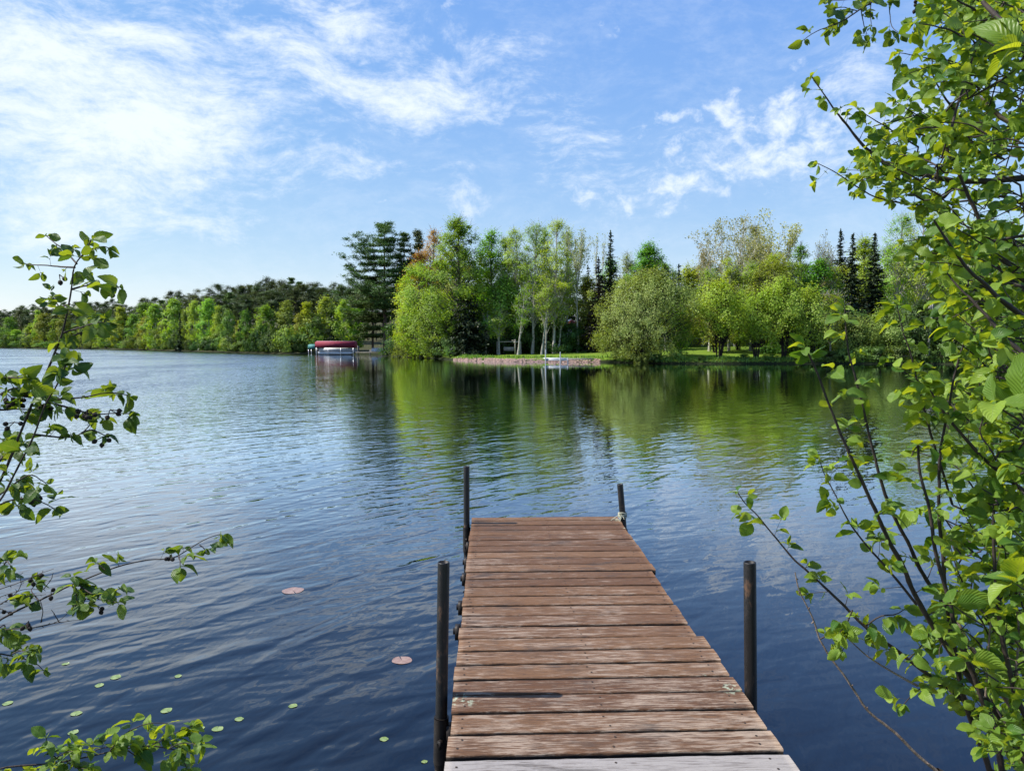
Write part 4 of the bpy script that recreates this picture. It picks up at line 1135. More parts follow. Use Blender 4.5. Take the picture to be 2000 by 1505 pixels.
prof_ = [(-1.5, zc0), (-1.48, zc0 + (zc1 - zc0) * 0.82), (-0.9, zc0 + (zc1 - zc0) * 0.95), (0, zc1), (0.9, zc0 + (zc1 - zc0) * 0.95), (1.48, zc0 + (zc1 - zc0) * 0.82), (1.5, zc0)]
MB().prism(prof_, 'x', -Lc / 2, Lc / 2).build('canopy', mmar, bl_)
MB().prism([(-0.55, zc1 - 0.03), (0, zc1 + 0.05), (0.55, zc1 - 0.03), (0, zc1 - 0.08)], 'x', -Lc / 2 - 0.02, Lc / 2 + 0.02).build('canopy_ridge', mpink, bl_)
for sx in (-0.47, -0.17, 0.15, 0.47):
    for sy in (-1.42, 1.42):
        MB().box((sx * Lc, sy, zc0 / 2 - 0.4), (0.08, 0.08, zc0 + 0.9)).build('post', msil, bl_)
for sx in (-0.47, 0.47): MB().box((sx * Lc, 0, -0.1), (0.1, 2.8, 0.1)).build('cross_beam', msil, bl_)
pb = tag(empty('pontoon_boat', (cx_ + 0.1, dB, 0.0)), 'white and silver pontoon boat parked under the maroon canopy', 'boat')
Lb = Lc * 0.93
for sy in (-0.95, 0.95):
    MB().tube([(-Lb / 2 + 0.1, sy, 0.28), (Lb / 2 - 0.6, sy, 0.28), (Lb / 2, sy, 0.42)], [0.26, 0.26, 0.05], 10).build('pontoon', mwhite, pb, smooth=True)
MB().box((0, 0, 0.55), (Lb, 2.2, 0.06)).build('deck', msil, pb)
for sy in (-1.13, 1.13): MB().box((0.1, sy, 0.90), (Lb * 0.96, 0.05, 0.66)).build('side_panel', mwhite, pb)
MB().box((Lb * 0.45, 0, 0.98), (0.05, 2.2, 0.55)).build('bow_panel', mwhite, pb)
for sy in (-1.14, 1.14): MB().tube([(-Lb * 0.35, sy, 1.3), (Lb * 0.46, sy, 1.3)], [0.025, 0.025], 6).build('rail', msil, pb)
MB().box((-Lb * 0.3, -0.5, 0.95), (1.2, 0.6, 0.5)).box((Lb * 0.25, 0.5, 0.95), (1.6, 0.6, 0.5)).build('seats', mwhite, pb)
MB().box((-Lb / 2 - 0.15, 0, 0.75), (0.35, 0.35, 0.7)).box((-Lb / 2 - 0.15, 0, 0.1), (0.14, 0.2, 0.9)).build('outboard_motor', mdk, pb)
tx_ = XY(614, 133)[0]
tl = tag(empty('boat_lift', (tx_, 133, 0)), 'smaller lift with teal canvas cover left of the maroon canopy', 'boat lift')
z0_, z1_ = P(614, 681, 133).z, P(614, 672, 133).z
MB().prism([(-1.1, z0_), (-1.0, z1_ - 0.15), (0, z1_), (1.0, z1_ - 0.15), (1.1, z0_)], 'x', -0.9, 1.0).build('canopy', mteal, tl)
for sx in (-0.8, 0.85):
    for sy in (-1.0, 1.0): MB().box((sx, sy, z0_ / 2 - 0.4), (0.08, 0.08, z0_ + 0.8)).build('post', msil, tl)
# jetty from the point out to the lift
ja, jb = XY(697, 131), XY(772, 128)
jt = tag(empty('jetty', ((ja[0] + jb[0]) / 2, 130.0, 0)), 'low grey plank jetty running from the point to the boat lift', 'jetty')
jl = jb[0] - ja[0]
MB().box((0, 0, 0.42), (jl, 1.1, 0.10)).build('planking', mgreyw, jt)
for k_ in range(4):
    for sy in (-0.5, 0.5): MB().box((-jl / 2 + 0.4 + k_ * (jl - 0.8) / 3, sy, 0.2 + (0.35 if k_ == 0 else 0)), (0.08, 0.08, 1.4 + (0.7 if k_ == 0 else 0))).build('post', mgreyw, jt)
# two upturned white rowboats on the bank
for i, (px, lb) in enumerate(((733, 'upturned white rowboat on the point, left of two'), (741, 'upturned white rowboat on the point, right of two'))):
    x_, y_ = XY(px, 137.6 + i * 0.6)
    ub = tag(empty('rowboat', (x_, y_, gz(x_, y_) + 0.1), 0.15 * (1 - 2 * i)), lb, 'rowboat', 'upturned rowboats on the point')
    V_, F_ = [], []
    nu, nv = 9, 7
    for a_ in range(nu):
        u_ = a_ / (nu - 1) * 2 - 1
        wd = 0.55 * (1 - abs(u_) ** 2.6) + 0.02
        for b_ in range(nv):
            th = math.pi * b_ / (nv - 1)
            V_.append((u_ * 0.75, -wd * math.cos(th), 0.55 * math.sin(th) ** 0.7 * (1 - 0.35 * abs(u_) ** 3)))
    for a_ in range(nu - 1):
        for b_ in range(nv - 1):
            F_.append((a_ * nv + b_, a_ * nv + b_ + 1, (a_ + 1) * nv + b_ + 1, (a_ + 1) * nv + b_))
    meshobj('hull', V_, np.array(F_), mwhite, ub, smooth=True)
    MB().box((0, 0, 0.57), (1.3, 0.05, 0.06)).build('keel', mwhite, ub)

# ------------------------------------------------------------------ the near dock
DZ = 0.40
XL, XR = -0.169, 1.032
def woodmat(name, worn, base_a, base_b, grey, dark=(0.05, 0.03, 0.02)):
    m, t = mat(name)
    geo = t.n('ShaderNodeNewGeometry')
    pos = geo.outputs['Position']
    x, y, z = t.sep(pos)
    at = t.n('ShaderNodeAttribute'); at.attribute_name = 'tint'
    tint = at.outputs['Fac']
    off = t.m('MULTIPLY', tint, 37.0)
    p = t.xyz(t.m('ADD', x, off), y, t.m('ADD', z, off))
    grain = t.noise(t.v('MULTIPLY', p, (9.0, 190.0, 60.0)), 1.0, 8, 0.72, 0.35)
    ring = t.noise(t.v('MULTIPLY', p, (1.6, 16.0, 10.0)), 1.0, 4, 0.55, 1.2)
    rings = t.m('ABSOLUTE', t.m('SUBTRACT', t.m('FRACT', t.m('MULTIPLY', ring, 9.0)), 0.5))
    patch_ = t.noise(t.v('MULTIPLY', p, (6.5, 34.0, 6.0)), 1.0, 7, 0.72, 0.5)
    blotch = t.noise(pos, 1.3, 4, 0.6)
    speck = t.noise(t.v('MULTIPLY', p, (60.0, 150.0, 60.0)), 1.0, 3, 0.7)
    base = t.mix(tint, base_a, base_b)
    base = t.mix(t.m('MULTIPLY', t.step(rings, 0.34, 0.5), 0.5), base, dark)
    tint = t.m('MAXIMUM', tint, -2.0)
    wear = t.m('ADD', t.m('ADD', t.m('MULTIPLY', patch_, 0.9), t.m('MULTIPLY', t.m('SUBTRACT', grain, 0.5), 1.3)), t.m('MULTIPLY', t.m('SUBTRACT', blotch, 0.5), 0.6))
    near_ = t.step(y, 4.4, 2.5, 0.0, 0.13)           # the shore end of the deck is walked on most
    wear = t.m('ADD', wear, near_)
    col = t.mix(t.step(wear, worn, worn + 0.24), base, grey)
    col = t.mix(t.m('MULTIPLY', t.step(grain, 0.50, 0.34), 0.85), col, dark)
    dkb = t.noise(t.v('MULTIPLY', pos, (2.2, 7.0, 1.0)), 1.0, 5, 0.65, 0.4)
    col = t.mix(t.m('MULTIPLY', t.step(dkb, 0.52, 0.68), 0.65), col, (0.045, 0.035, 0.03))
    lich = t.noise(pos, 38.0, 4, 0.7)
    # lichen in a few spots near the posts and the edges
    lm_ = None
    for lx, ly, lr in ((-0.13, 2.95, 0.09), (1.0, 3.02, 0.07), (0.93, 3.15, 0.03), (1.02, 6.02, 0.08), (1.03, 5.76, 0.03)):
        dd = t.n('ShaderNodeVectorMath'); dd.operation = 'DISTANCE'
        t.l(pos, dd.inputs[0]); dd.inputs[1].default_value = (lx, ly, DZ)
        q = t.step(dd.outputs['Value'], lr, lr * 0.3)
        lm_ = q if lm_ is None else t.m('MAXIMUM', lm_, q)
    col = t.mix(t.m('MULTIPLY', t.step(t.m('ADD', lich, t.m('MULTIPLY', lm_, 0.10)), 0.60, 0.66), lm_), col, (0.33, 0.36, 0.26))
    sp = t.m('MULTIPLY', t.step(speck, 0.72, 0.78), 0.5)
    col = t.mix(sp, col, (0.55, 0.48, 0.40))
    col = t.mix(t.step(z, DZ - 0.004, DZ - 0.012), col, (0.02, 0.015, 0.012))      # plank sides near black: gap shade painted in, over dirt and rot
    col = t.mix(t.step(tint, -0.4, -0.6), col, (0.035, 0.022, 0.016))             # nail heads
    hgt = t.m('ADD', t.m('MULTIPLY', grain, 0.7), t.m('ADD', t.m('MULTIPLY', rings, 0.25), t.m('MULTIPLY', patch_, 0.4)))
    out(t, pbsdf(t, col, t.m('ADD', 0.62, t.m('MULTIPLY', grain, 0.3)), 0, 0.35, bump(t, hgt, 0.9, 0.006)))
    return m
mwood = woodmat('weathered brown stained wood', 0.49, (0.105, 0.045, 0.018), (0.175, 0.088, 0.040), (0.33, 0.245, 0.18))
mgreyplank = woodmat('grey bare wood', 0.30, (0.18, 0.145, 0.125), (0.22, 0.185, 0.165), (0.31, 0.28, 0.26), (0.09, 0.07, 0.06))
mside = simple('dark wet timber', (0.06, 0.04, 0.03), (0.03, 0.022, 0.018), 6, 0.8, stretch=(1, 1, 6))

def planks(rows, seed):
    """rows: (y0, y1, dx_left, dx_right). Each plank is a slab with softened, slightly ragged edges."""
    rg = np.random.default_rng(seed)
    V, F, T = [], [], []
    n = 0
    nseg = 40
    for (y0, y1, dl, dr) in rows:
        tilt = 0.008 + rg.normal(0, 0.0025)
        zt = DZ + rg.normal(0, 0.0012)
        roll = rg.normal(0, 0.006)
        cup = rg.uniform(-0.0015, 0.0025)
        xs_ = np.linspace(XL + dl, XR + dr, nseg + 1)
        e0 = np.convolve(rg.normal(0, 0.0024, nseg + 5), np.ones(5) / 5, 'valid')[:nseg + 1] + rg.normal(0, 0.0008, nseg + 1)
        e1 = np.convolve(rg.normal(0, 0.0024, nseg + 5), np.ones(5) / 5, 'valid')[:nseg + 1] + rg.normal(0, 0.0008, nseg + 1)
        sh = tilt * (xs_ - XL)
        yy0 = y0 + sh + e0; yy1 = y1 + sh + e1
        h_ = 0.036; bv = 0.005
        prof = [(0, -h_), (0, -bv), (0.3, -0.0012), (1, 0), (0.5, cup), (1, 0), (0.3, -0.0012), (0, -bv), (0, -h_)]
        cols = []
        for k_, (q, dz_) in enumerate(prof):
            if k_ <= 3: yk = yy0 + (0 if q == 0 else bv * q * 1.3)
            elif k_ == 4: yk = (yy0 + yy1) / 2
            else: yk = yy1 - (0 if q == 0 else bv * q * 1.3)
            zk = zt + dz_ + roll * (yk - (yy0 + yy1) / 2)
            cols.append(np.stack([xs_, yk, zk + np.zeros_like(xs_)], -1))
        m_ = len(prof)
        A = np.stack(cols, 1).reshape(-1, 3)       # (nseg+1)*m
        i = np.arange(nseg)[:, None] * m_; j = np.arange(m_ - 1)[None, :]
        f = np.stack([i + j, i + m_ + j, i + m_ + j + 1, i + j + 1], -1).reshape(-1, 4)
        bot = np.stack([i[:, 0] + m_ - 1, i[:, 0] + 2 * m_ - 1, i[:, 0] + m_, i[:, 0]], -1)
        caps = []
        for base in (0, nseg * m_):
            for a_ in range(1, m_ - 2, 1):
                caps.append((base, base + a_, base + a_ + 1, base + a_ + 1))
        F.append(np.vstack([f, bot]) + n); T += [rg.random()] * (len(f) + len(bot))
        c3 = np.array([(a, b, c) for a, b, c, _ in caps]) + n
        V.append(A); n += len(A)
        NV, NF = [], []
        for nx_ in (XL + 0.045, (XL + XR) / 2, XR - 0.06):
            for ny_ in (0.28, 0.72):
                cx_ = nx_ + rg.normal(0, 0.006); cy_ = y0 + (y1 - y0) * ny_ + tilt * (cx_ - XL) + rg.normal(0, 0.004)
                an = np.arange(7) * 2 * math.pi / 7
                b0_ = len(NV)
                NV += [(cx_ + 0.0048 * math.cos(a), cy_ + 0.0048 * math.sin(a), zt + cup + 0.0012) for a in an]
                NF += [(b0_, b0_ + k_, b0_ + k_ + 1) for k_ in range(1, 6)]
        nails_f = np.array(NF) + n
        F.append(c3); T += [T[-1]] * len(c3)
        F.append(nails_f); T += [-1.0] * len(nails_f)
        V.append(np.array(NV)); n += len(NV)
    quads = np.vstack([f for f in F if f.shape[1] == 4]); tris = np.vstack([f for f in F if f.shape[1] == 3])
    # keep the tints in the order quads, tris
    tq, tt, p = [], [], 0
    for f in F:
        (tq if f.shape[1] == 4 else tt).extend(T[p:p + len(f)]); p += len(f)
    return np.vstack(V), [quads, tris], np.array(tq + tt)

dock = tag(empty('wooden_dock', (0, 0, 0)), 'weathered brown plank dock on dark pipe posts running out into the lake', 'dock')
edges = [2.522, 2.675, 2.833, 2.988, 3.125, 3.278, 3.424, 3.576, 3.729, 3.883, 4.035, 4.190, 4.352, 4.500, 4.640]
gaps = [0.022, 0.024, 0.024, 0.011, 0.026, 0.018, 0.021, 0.020, 0.022, 0.019, 0.020, 0.019, 0.020, 0.018, 0.0]
rg = np.random.default_rng(77)
rowsA = []
for i in range(len(edges) - 1):
    jit = rg.normal(0, 0.003, 2)
    far_ = edges[i] >= 3.57
    rowsA.append((edges[i] + gaps[i], edges[i + 1], jit[0], jit[1] + (-0.017 if far_ else 0.010)))
V_, F_, T_ = planks(rowsA, 1)
meshobj('decking', V_, F_, mwood, dock, face_attr=T_)
rowsB = []
y_ = 4.672
k_ = 0
while y_ < 6.09:
    wd = 0.134
    jit = rg.normal(0, 0.003, 2)
    rowsB.append((y_, min(y_ + wd, 6.14), jit[0] - 0.010, jit[1] + 0.012))
    y_ += wd + rg.uniform(0.014, 0.021)
    k_ += 1
V_, F_, T_ = planks(rowsB, 2)
tag(meshobj('decking', V_, F_, mwood, dock, face_attr=T_), 'outer section of brown decking beyond the wide gap')
V_, F_, T_ = planks([(2.225, 2.362, 0.003, 0.01), (2.378, 2.512, 0.0, 0.012), (2.10, 2.212, 0.0, 0.0), (1.96, 2.085, 0.0, 0.0), (1.85, 1.95, 0, 0), (1.70, 1.84, 0, 0), (1.55, 1.69, 0, 0), (1.40, 1.54, 0, 0), (1.25, 1.39, 0, 0)], 3)
tag(meshobj('decking', V_, F_, mgreyplank, dock, face_attr=T_), 'bare grey planks at the shore end')
fr = MB()
for x_ in (XL + 0.025, (XL + XR) / 2, XR - 0.075):
    for a_, b_ in ((1.2, 4.635), (4.675, 6.12)):
        fr.box((x_, (a_ + b_) / 2, DZ - 0.037 - 0.07), (0.04, b_ - a_, 0.14))
fr.build('frame', mside, dock)
# bolt heads sticking out from the frame on the left
mrust = simple('rusty black iron', (0.035, 0.028, 0.024), (0.014, 0.012, 0.012), 9, 0.55, 0.5, bmp=0.5)
mpipe, tp = mat('black painted pipe')
tcp = tp.n('ShaderNodeTexCoord')
fp = tp.noise(tp.v('MULTIPLY', tcp.outputs['Object'], (1, 1, 0.4)), 22, 6, 0.65)
fq = tp.noise(tcp.outputs['Object'], 6, 5, 0.6)
cpn = tp.mix(tp.step(fp, 0.54, 0.68), (0.012, 0.011, 0.011), (0.10, 0.055, 0.032))
cpn = tp.mix(tp.step(fq, 0.62, 0.72), cpn, (0.05, 0.055, 0.05))
out(tp, pbsdf(tp, cpn, tp.step(fp, 0.3, 0.7, 0.38, 0.62), 0.3, 0.5, bump(tp, fp, 0.35, 0.002)))
mlich = simple('pale lichen', (0.45, 0.47, 0.36), (0.30, 0.33, 0.24), 30, 0.9)
for y_ in (3.86, 4.22, 4.74, 5.1, 5.5):
    MB().tube([(XL + 0.01, y_, DZ - 0.07), (XL - 0.045, y_, DZ - 0.07)], [0.017, 0.017], 8).box((XL - 0.02, y_, DZ - 0.075), (0.03, 0.05, 0.07)).build('bracket', mrust, dock)

def pipe_post(top, foot, r, collar_z, label=None, sides=20):
    top = np.array(top); foot = np.array(foot)
    th = np.arange(sides) * 2 * math.pi / sides
    ax = (top - foot); L = np.linalg.norm(ax); ax = ax / L
    Ux = np.cross(ax, [0, 1, 0]); Ux /= np.linalg.norm(Ux); Uy = np.cross(ax, Ux)
    rings = []
    for s_, rr in ((0, r), (L * 0.5, r), (L - 0.004, r), (L, r * 0.96), (L, r * 0.82), (L - 0.10, r * 0.80)):
        rings.append(foot + ax * s_ + rr * (np.cos(th)[:, None] * Ux + np.sin(th)[:, None] * Uy))
    V = np.vstack(rings)
    m_ = len(rings)
    i = np.arange(m_ - 1)[:, None] * sides; j = np.arange(sides)[None, :]; k = (j + 1) % sides
    F = np.stack([i + j, i + k, i + sides + k, i + sides + j], -1).reshape(-1, 4)
    c = len(V); V = np.vstack([V, foot + ax * (L - 0.10)])
    F3 = np.array([(c - sides + q, c - sides + (q + 1) % sides, c) for q in range(sides)])
    p = meshobj('post', V, [F, F3], mpipe, dock, smooth=False)
    for pl in p.data.polygons: pl.use_smooth = len(pl.vertices) == 4
    if label: p['label'] = label
    if collar_z is not None:
        pt = lambda z: foot + ax * ((z - foot[2]) / ax[2])
        a0, a1 = pt(collar_z), pt(collar_z - 0.19)
        cl = MB().tube([a0 - ax * 0.0, a0 + ax * 0.003, ], [r * 1.05, r * 1.24], sides).tube([a0, a1], [r * 1.24, r * 1.24], sides, cap=False).tube([a1, a1 - ax * 0.025], [r * 1.24, r * 1.02], sides, cap=False).build('collar', mrust, p)
        q = pt(collar_z - 0.09)
        MB().tube([q + np.array([0, -r * 1.1, 0.0]), q + np.array([0, -r * 1.1 - 0.022, 0.0])], [0.013, 0.013], 6).box(q + np.array([0, -r - 0.03, 0.0]), (0.012, 0.012, 0.03)).build('bolt', mrust, cl)
        MB().box((q[0] + (0.035 if q[0] < 0.4 else -0.035), q[1], q[2] - 0.0), (0.05, 0.04, 0.12)).build('bracket', mrust, cl)
    return p
n1 = P(866.5, 1097, 3.0); n2 = P(862, 1400, 3.0)
ax1 = (n2 - n1) / (n2.z - n1.z)
pipe_post(n1, n1 + ax1 * (-1.0 - n1.z), 0.0247, n2.z, 'near left pipe post with open top and collar')
r1 = P(1464.5, 1097, 3.0); r2 = P(1466.5, 1385, 3.0)
ax2 = (r2 - r1) / (r2.z - r1.z)
pipe_post(r1, r1 + ax2 * (-1.0 - r1.z), 0.0255, 0.25, 'near right pipe post with open top')
f1_ = P(911, 910, 5.95); f2_ = P(913, 1030, 5.95)
pipe_post(f1_, P(912, 1160, 5.95) + Vector((0, 0, -0.9)), 0.0245, f2_.z + 0.0, 'far left pipe post, tallest over the deck')
g1_ = P(1211, 945, 6.09); g2_ = P(1218, 1030, 6.09)
ax3 = (g2_ - g1_) / (g2_.z - g1_.z)
fp_ = pipe_post(g1_, g1_ + ax3 * (-0.9 - g1_.z), 0.0255, 0.30, 'far right pipe post leaning slightly, tied with rope')
# frayed pale rope around the far right post
mrope = simple('frayed rope', (0.50, 0.48, 0.36), (0.34, 0.34, 0.24), 60, 0.95)
rm = MB()
rr_ = np.random.default_rng(3)
qc = np.array(g1_ + ax3 * (0.43 - g1_.z))
for k_ in range(4):
    ph = rr_.uniform(0, 6.28)
    pts = [qc + np.array([math.cos(a + ph) * 0.034, math.sin(a + ph) * 0.034, (k_ - 1.5) * 0.010 + 0.006 * math.sin(a * 2)]) for a in np.linspace(0, 6.3, 16)]
    rm.tube(pts, [0.0055] * 16, 6)
for k_ in range(9):
    d_ = np.array([rr_.normal(-0.3, 0.6), -abs(rr_.normal(0.5, 0.4)), rr_.normal(-0.1, 0.4)])
    a_ = qc + np.array([-0.01, -0.033, rr_.uniform(-0.015, 0.015)])
    rm.tube([a_, a_ + d_ * 0.025, a_ + d_ * 0.05 + np.array([0, 0, -0.015])], [0.004, 0.0035, 0.002], 5)
rm.build('rope', mrope, fp_)

# ------------------------------------------------------------------ lily pads
def padmat(name, c1, c2, rim):
    m, t = mat(name)
    tc = t.n('ShaderNodeTexCoord')
    f = t.noise(tc.outputs['Object'], 30, 4, 0.6)
    oi = t.n('ShaderNodeObjectInfo')
    ln = t.n('ShaderNodeVectorMath'); ln.operation = 'LENGTH'; t.l(tc.outputs['Object'], ln.inputs[0])
    x, y, z = t.sep(tc.outputs['Object'])
    ang = t.m('SINE', t.m('MULTIPLY', t.m('ARCTAN2', y, x), 11.0))
    col = t.mix(t.step(f, 0.35, 0.65), c1, c2)
    col = t.mix(t.m('MULTIPLY', t.step(ang, 0.6, 1.0), 0.3), col, rim)
    out(t, pbsdf(t, col, 0.3, 0, 0.5, bump(t, f, 0.3, 0.004)))
    return m
mpad = padmat('green lily pad', (0.15, 0.22, 0.05), (0.24, 0.30, 0.10), (0.30, 0.34, 0.16))
mpadr = padmat('reddish lily pad', (0.24, 0.14, 0.11), (0.33, 0.22, 0.17), (0.22, 0.12, 0.09))
def pad(px, py, wpx, m_, label, seed, group=None):
    p = PW(px, py)
    rg = np.random.default_rng(seed)
    r0 = wpx * p.y / F_PX / 2
    n = 40
    a = np.linspace(0.07, 2 * math.pi - 0.07, n)
    V = [(0, 0, 0.0012)]
    ph = rg.uniform(0, 6.28)
    for k_, (fr_, z_) in enumerate(((0.5, 0.0008), (0.93, 0.0006), (1.0, 0.0012))):
        rr = fr_ * r0 * (1 + 0.05 * np.sin(2 * a + ph) + 0.03 * np.sin(5 * a) * fr_)
        V += [(rr[i] * math.cos(a[i]), rr[i] * math.sin(a[i]), z_ + (0.0008 * math.sin(3 * a[i] + ph) if k_ == 2 else 0) + 0.001) for i in range(n)]
    F3 = [(0, 1 + i, 2 + i) for i in range(n - 1)]
    F4 = []
    for k_ in range(2):
        b0_ = 1 + k_ * n
        F4 += [(b0_ + i, b0_ + n + i, b0_ + n + i + 1, b0_ + i + 1) for i in range(n - 1)]
    o = meshobj('lily_pad', V, [np.array(F3), np.array(F4)], m_, smooth=True)
    o.location = (p.x, p.y, 0.0); o.rotation_euler = (0, 0, rg.uniform(0, 6.28))
    tag(o, label, 'lily pad', group)
G_ = 'small green lily pads'
for i, (px, py, wp, lb) in enumerate([
    (128, 1296, 13, 'small green lily pad right of the drooping leaf near the left edge'), (226, 1322, 20, 'elongated green lily pad, upper one of a close pair on the left'), (194, 1338, 17, 'green lily pad just below the elongated one on the left'),
    (348, 1320, 14, 'small green lily pad alone above the bottom left branch'), (15, 1373, 18, 'green lily pad at the left picture edge'), (149, 1393, 20, 'green lily pad above the left end of the bottom branch'), (143, 1430, 19, 'green lily pad directly over the bottom branch leaves'),
    (325, 1387, 21, 'green lily pad just above the bottom branch twigs'), (467, 1404, 17, 'green lily pad right of the bottom branch, upper'), (425, 1423, 21, 'green lily pad touching the tip of the bottom branch'), (393, 1421, 14, 'smallest green lily pad at the bottom branch tip'),
    (572, 1378, 17, 'lone green lily pad midway between branch and dock'), (750, 1443, 17, 'green lily pad near the dock, bottom centre'), (829, 1487, 12, 'tiny pad half sunk beside the near left post')]):
    pad(px, py, wp, mpad, lb, i, G_)
pad(572, 1153, 40, mpadr, 'large faded pinkish lily pad out on the open water', 50)
pad(785, 1289, 38, mpadr, 'large reddish lily pad close to the dock edge', 51)

# ------------------------------------------------------------------ close-up alder foliage
def closeleaf(name, top_a, top_b, trans=0.5):
    m, t = mat(name)
    uvn = t.n('ShaderNodeUVMap'); uvn.uv_map = 'UVMap'
    u, v, _ = t.sep(uvn.outputs[0])
    at = t.n('ShaderNodeAttribute'); at.attribute_name = 'tint'
    av = t.m('ABSOLUTE', t.m('SUBTRACT', v, 0.5))
    ph = t.m('MULTIPLY', t.m('SUBTRACT', u, t.m('MULTIPLY', av, 0.75)), 9.0)
    fr_ = t.m('ABSOLUTE', t.m('SUBTRACT', t.m('FRACT', ph), 0.5))       # 0 between the veins, 0.5 on a vein
    vein = t.m('MAXIMUM', t.step(fr_, 0.40, 0.5), t.step(av, 0.035, 0.01))
    geo = t.n('ShaderNodeNewGeometry')
    f = t.noise(geo.outputs['Position'], 60.0, 3, 0.6)
    col = t.mix(at.outputs['Fac'], top_a, top_b)
    col = t.mix(t.m('MULTIPLY', t.step(f, 0.4, 0.7), 0.25), col, top_a)
    col = t.mix(t.m('MULTIPLY', vein, 0.35), col, (0.30, 0.40, 0.12))
    nb = bump(t, t.m('MULTIPLY', t.m('COSINE', t.m('MULTIPLY', ph, 6.2832)), -1.0), 0.30, 0.0018)
    p = t.n('ShaderNodeBsdfPrincipled')
    t.l(col, p.inputs['Base Color']); p.inputs['Roughness'].default_value = 0.42
    p.inputs['Specular IOR Level'].default_value = 0.4
    t.l(nb, p.inputs['Normal'])
    tr = t.n('ShaderNodeBsdfTranslucent'); t.l(nb, tr.inputs['Normal'])
    tcol = t.mix(1.0, col, (2.0, 1.45, 0.35), 'MULTIPLY')
    tcol = t.mix(t.m('MULTIPLY', vein, 0.35), tcol, (0.10, 0.14, 0.02))
    t.l(tcol, tr.inputs['Color'])
    mx = t.n('ShaderNodeMixShader'); mx.inputs[0].default_value = trans
    t.l(p.outputs[0], mx.inputs[1]); t.l(tr.outputs[0], mx.inputs[2])
    out(t, mx.outputs[0])
    return m
mleaf = closeleaf('alder leaf', (0.055, 0.155, 0.018), (0.30, 0.44, 0.05), 0.5)
mleafd = closeleaf('darker alder leaf', (0.045, 0.12, 0.025), (0.17, 0.28, 0.04), 0.5)
mtwig = simple('dark alder bark', (0.06, 0.042, 0.034), (0.022, 0.016, 0.014), 40, 0.75, bmp=0.5, stretch=(1, 1, 0.5))
mtwig2 = simple('grey brown alder bark', (0.26, 0.20, 0.16), (0.10, 0.07, 0.055), 40, 0.8, bmp=0.5)
mcone = simple('dark alder cone', (0.035, 0.024, 0.018), (0.012, 0.009, 0.008), 90, 0.85, bmp=0.9)

def leaf_template(fold, curl, asp, wave=0.0):
    nu = 15
    us = np.linspace(0, 1, nu)
    V, UV = [], []
    for i, u in enumerate(us):
        w_ = asp * 0.5 * (math.sin(math.pi * min(1, u ** 0.86)) ** 0.72 if 0 < u < 1 else 0.02)
        ser = 1 + (0.06 if i % 2 else -0.03)
        z = -curl * (u - 0.15) ** 2
        for q, vv in ((-1, 0), (-0.55, .22), (0, .5), (0.55, .78), (1, 1)):
            yy = w_ * q * (ser if abs(q) == 1 else 1)
            V.append((u, yy, z + fold * abs(yy) + wave * math.sin(u * 14 + q) * abs(q) * 0.02 - 0.25 * curl * yy * yy))
            UV.append((u, vv))
    F = []
    for i in range(nu - 1):
        for j in range(4):
            a = i * 5 + j
            F.append((a, a + 5, a + 6, a + 1))
    return np.array(V), np.array(F), np.array(UV)
TPL = [leaf_template(0.25, 0.25, 0.66, 1), leaf_template(0.55, 0.5, 0.72, 1), leaf_template(0.1, 0.15, 0.76, 1), leaf_template(0.35, 0.8, 0.62, 1), leaf_template(1.6, 0.5, 0.55, 0)]

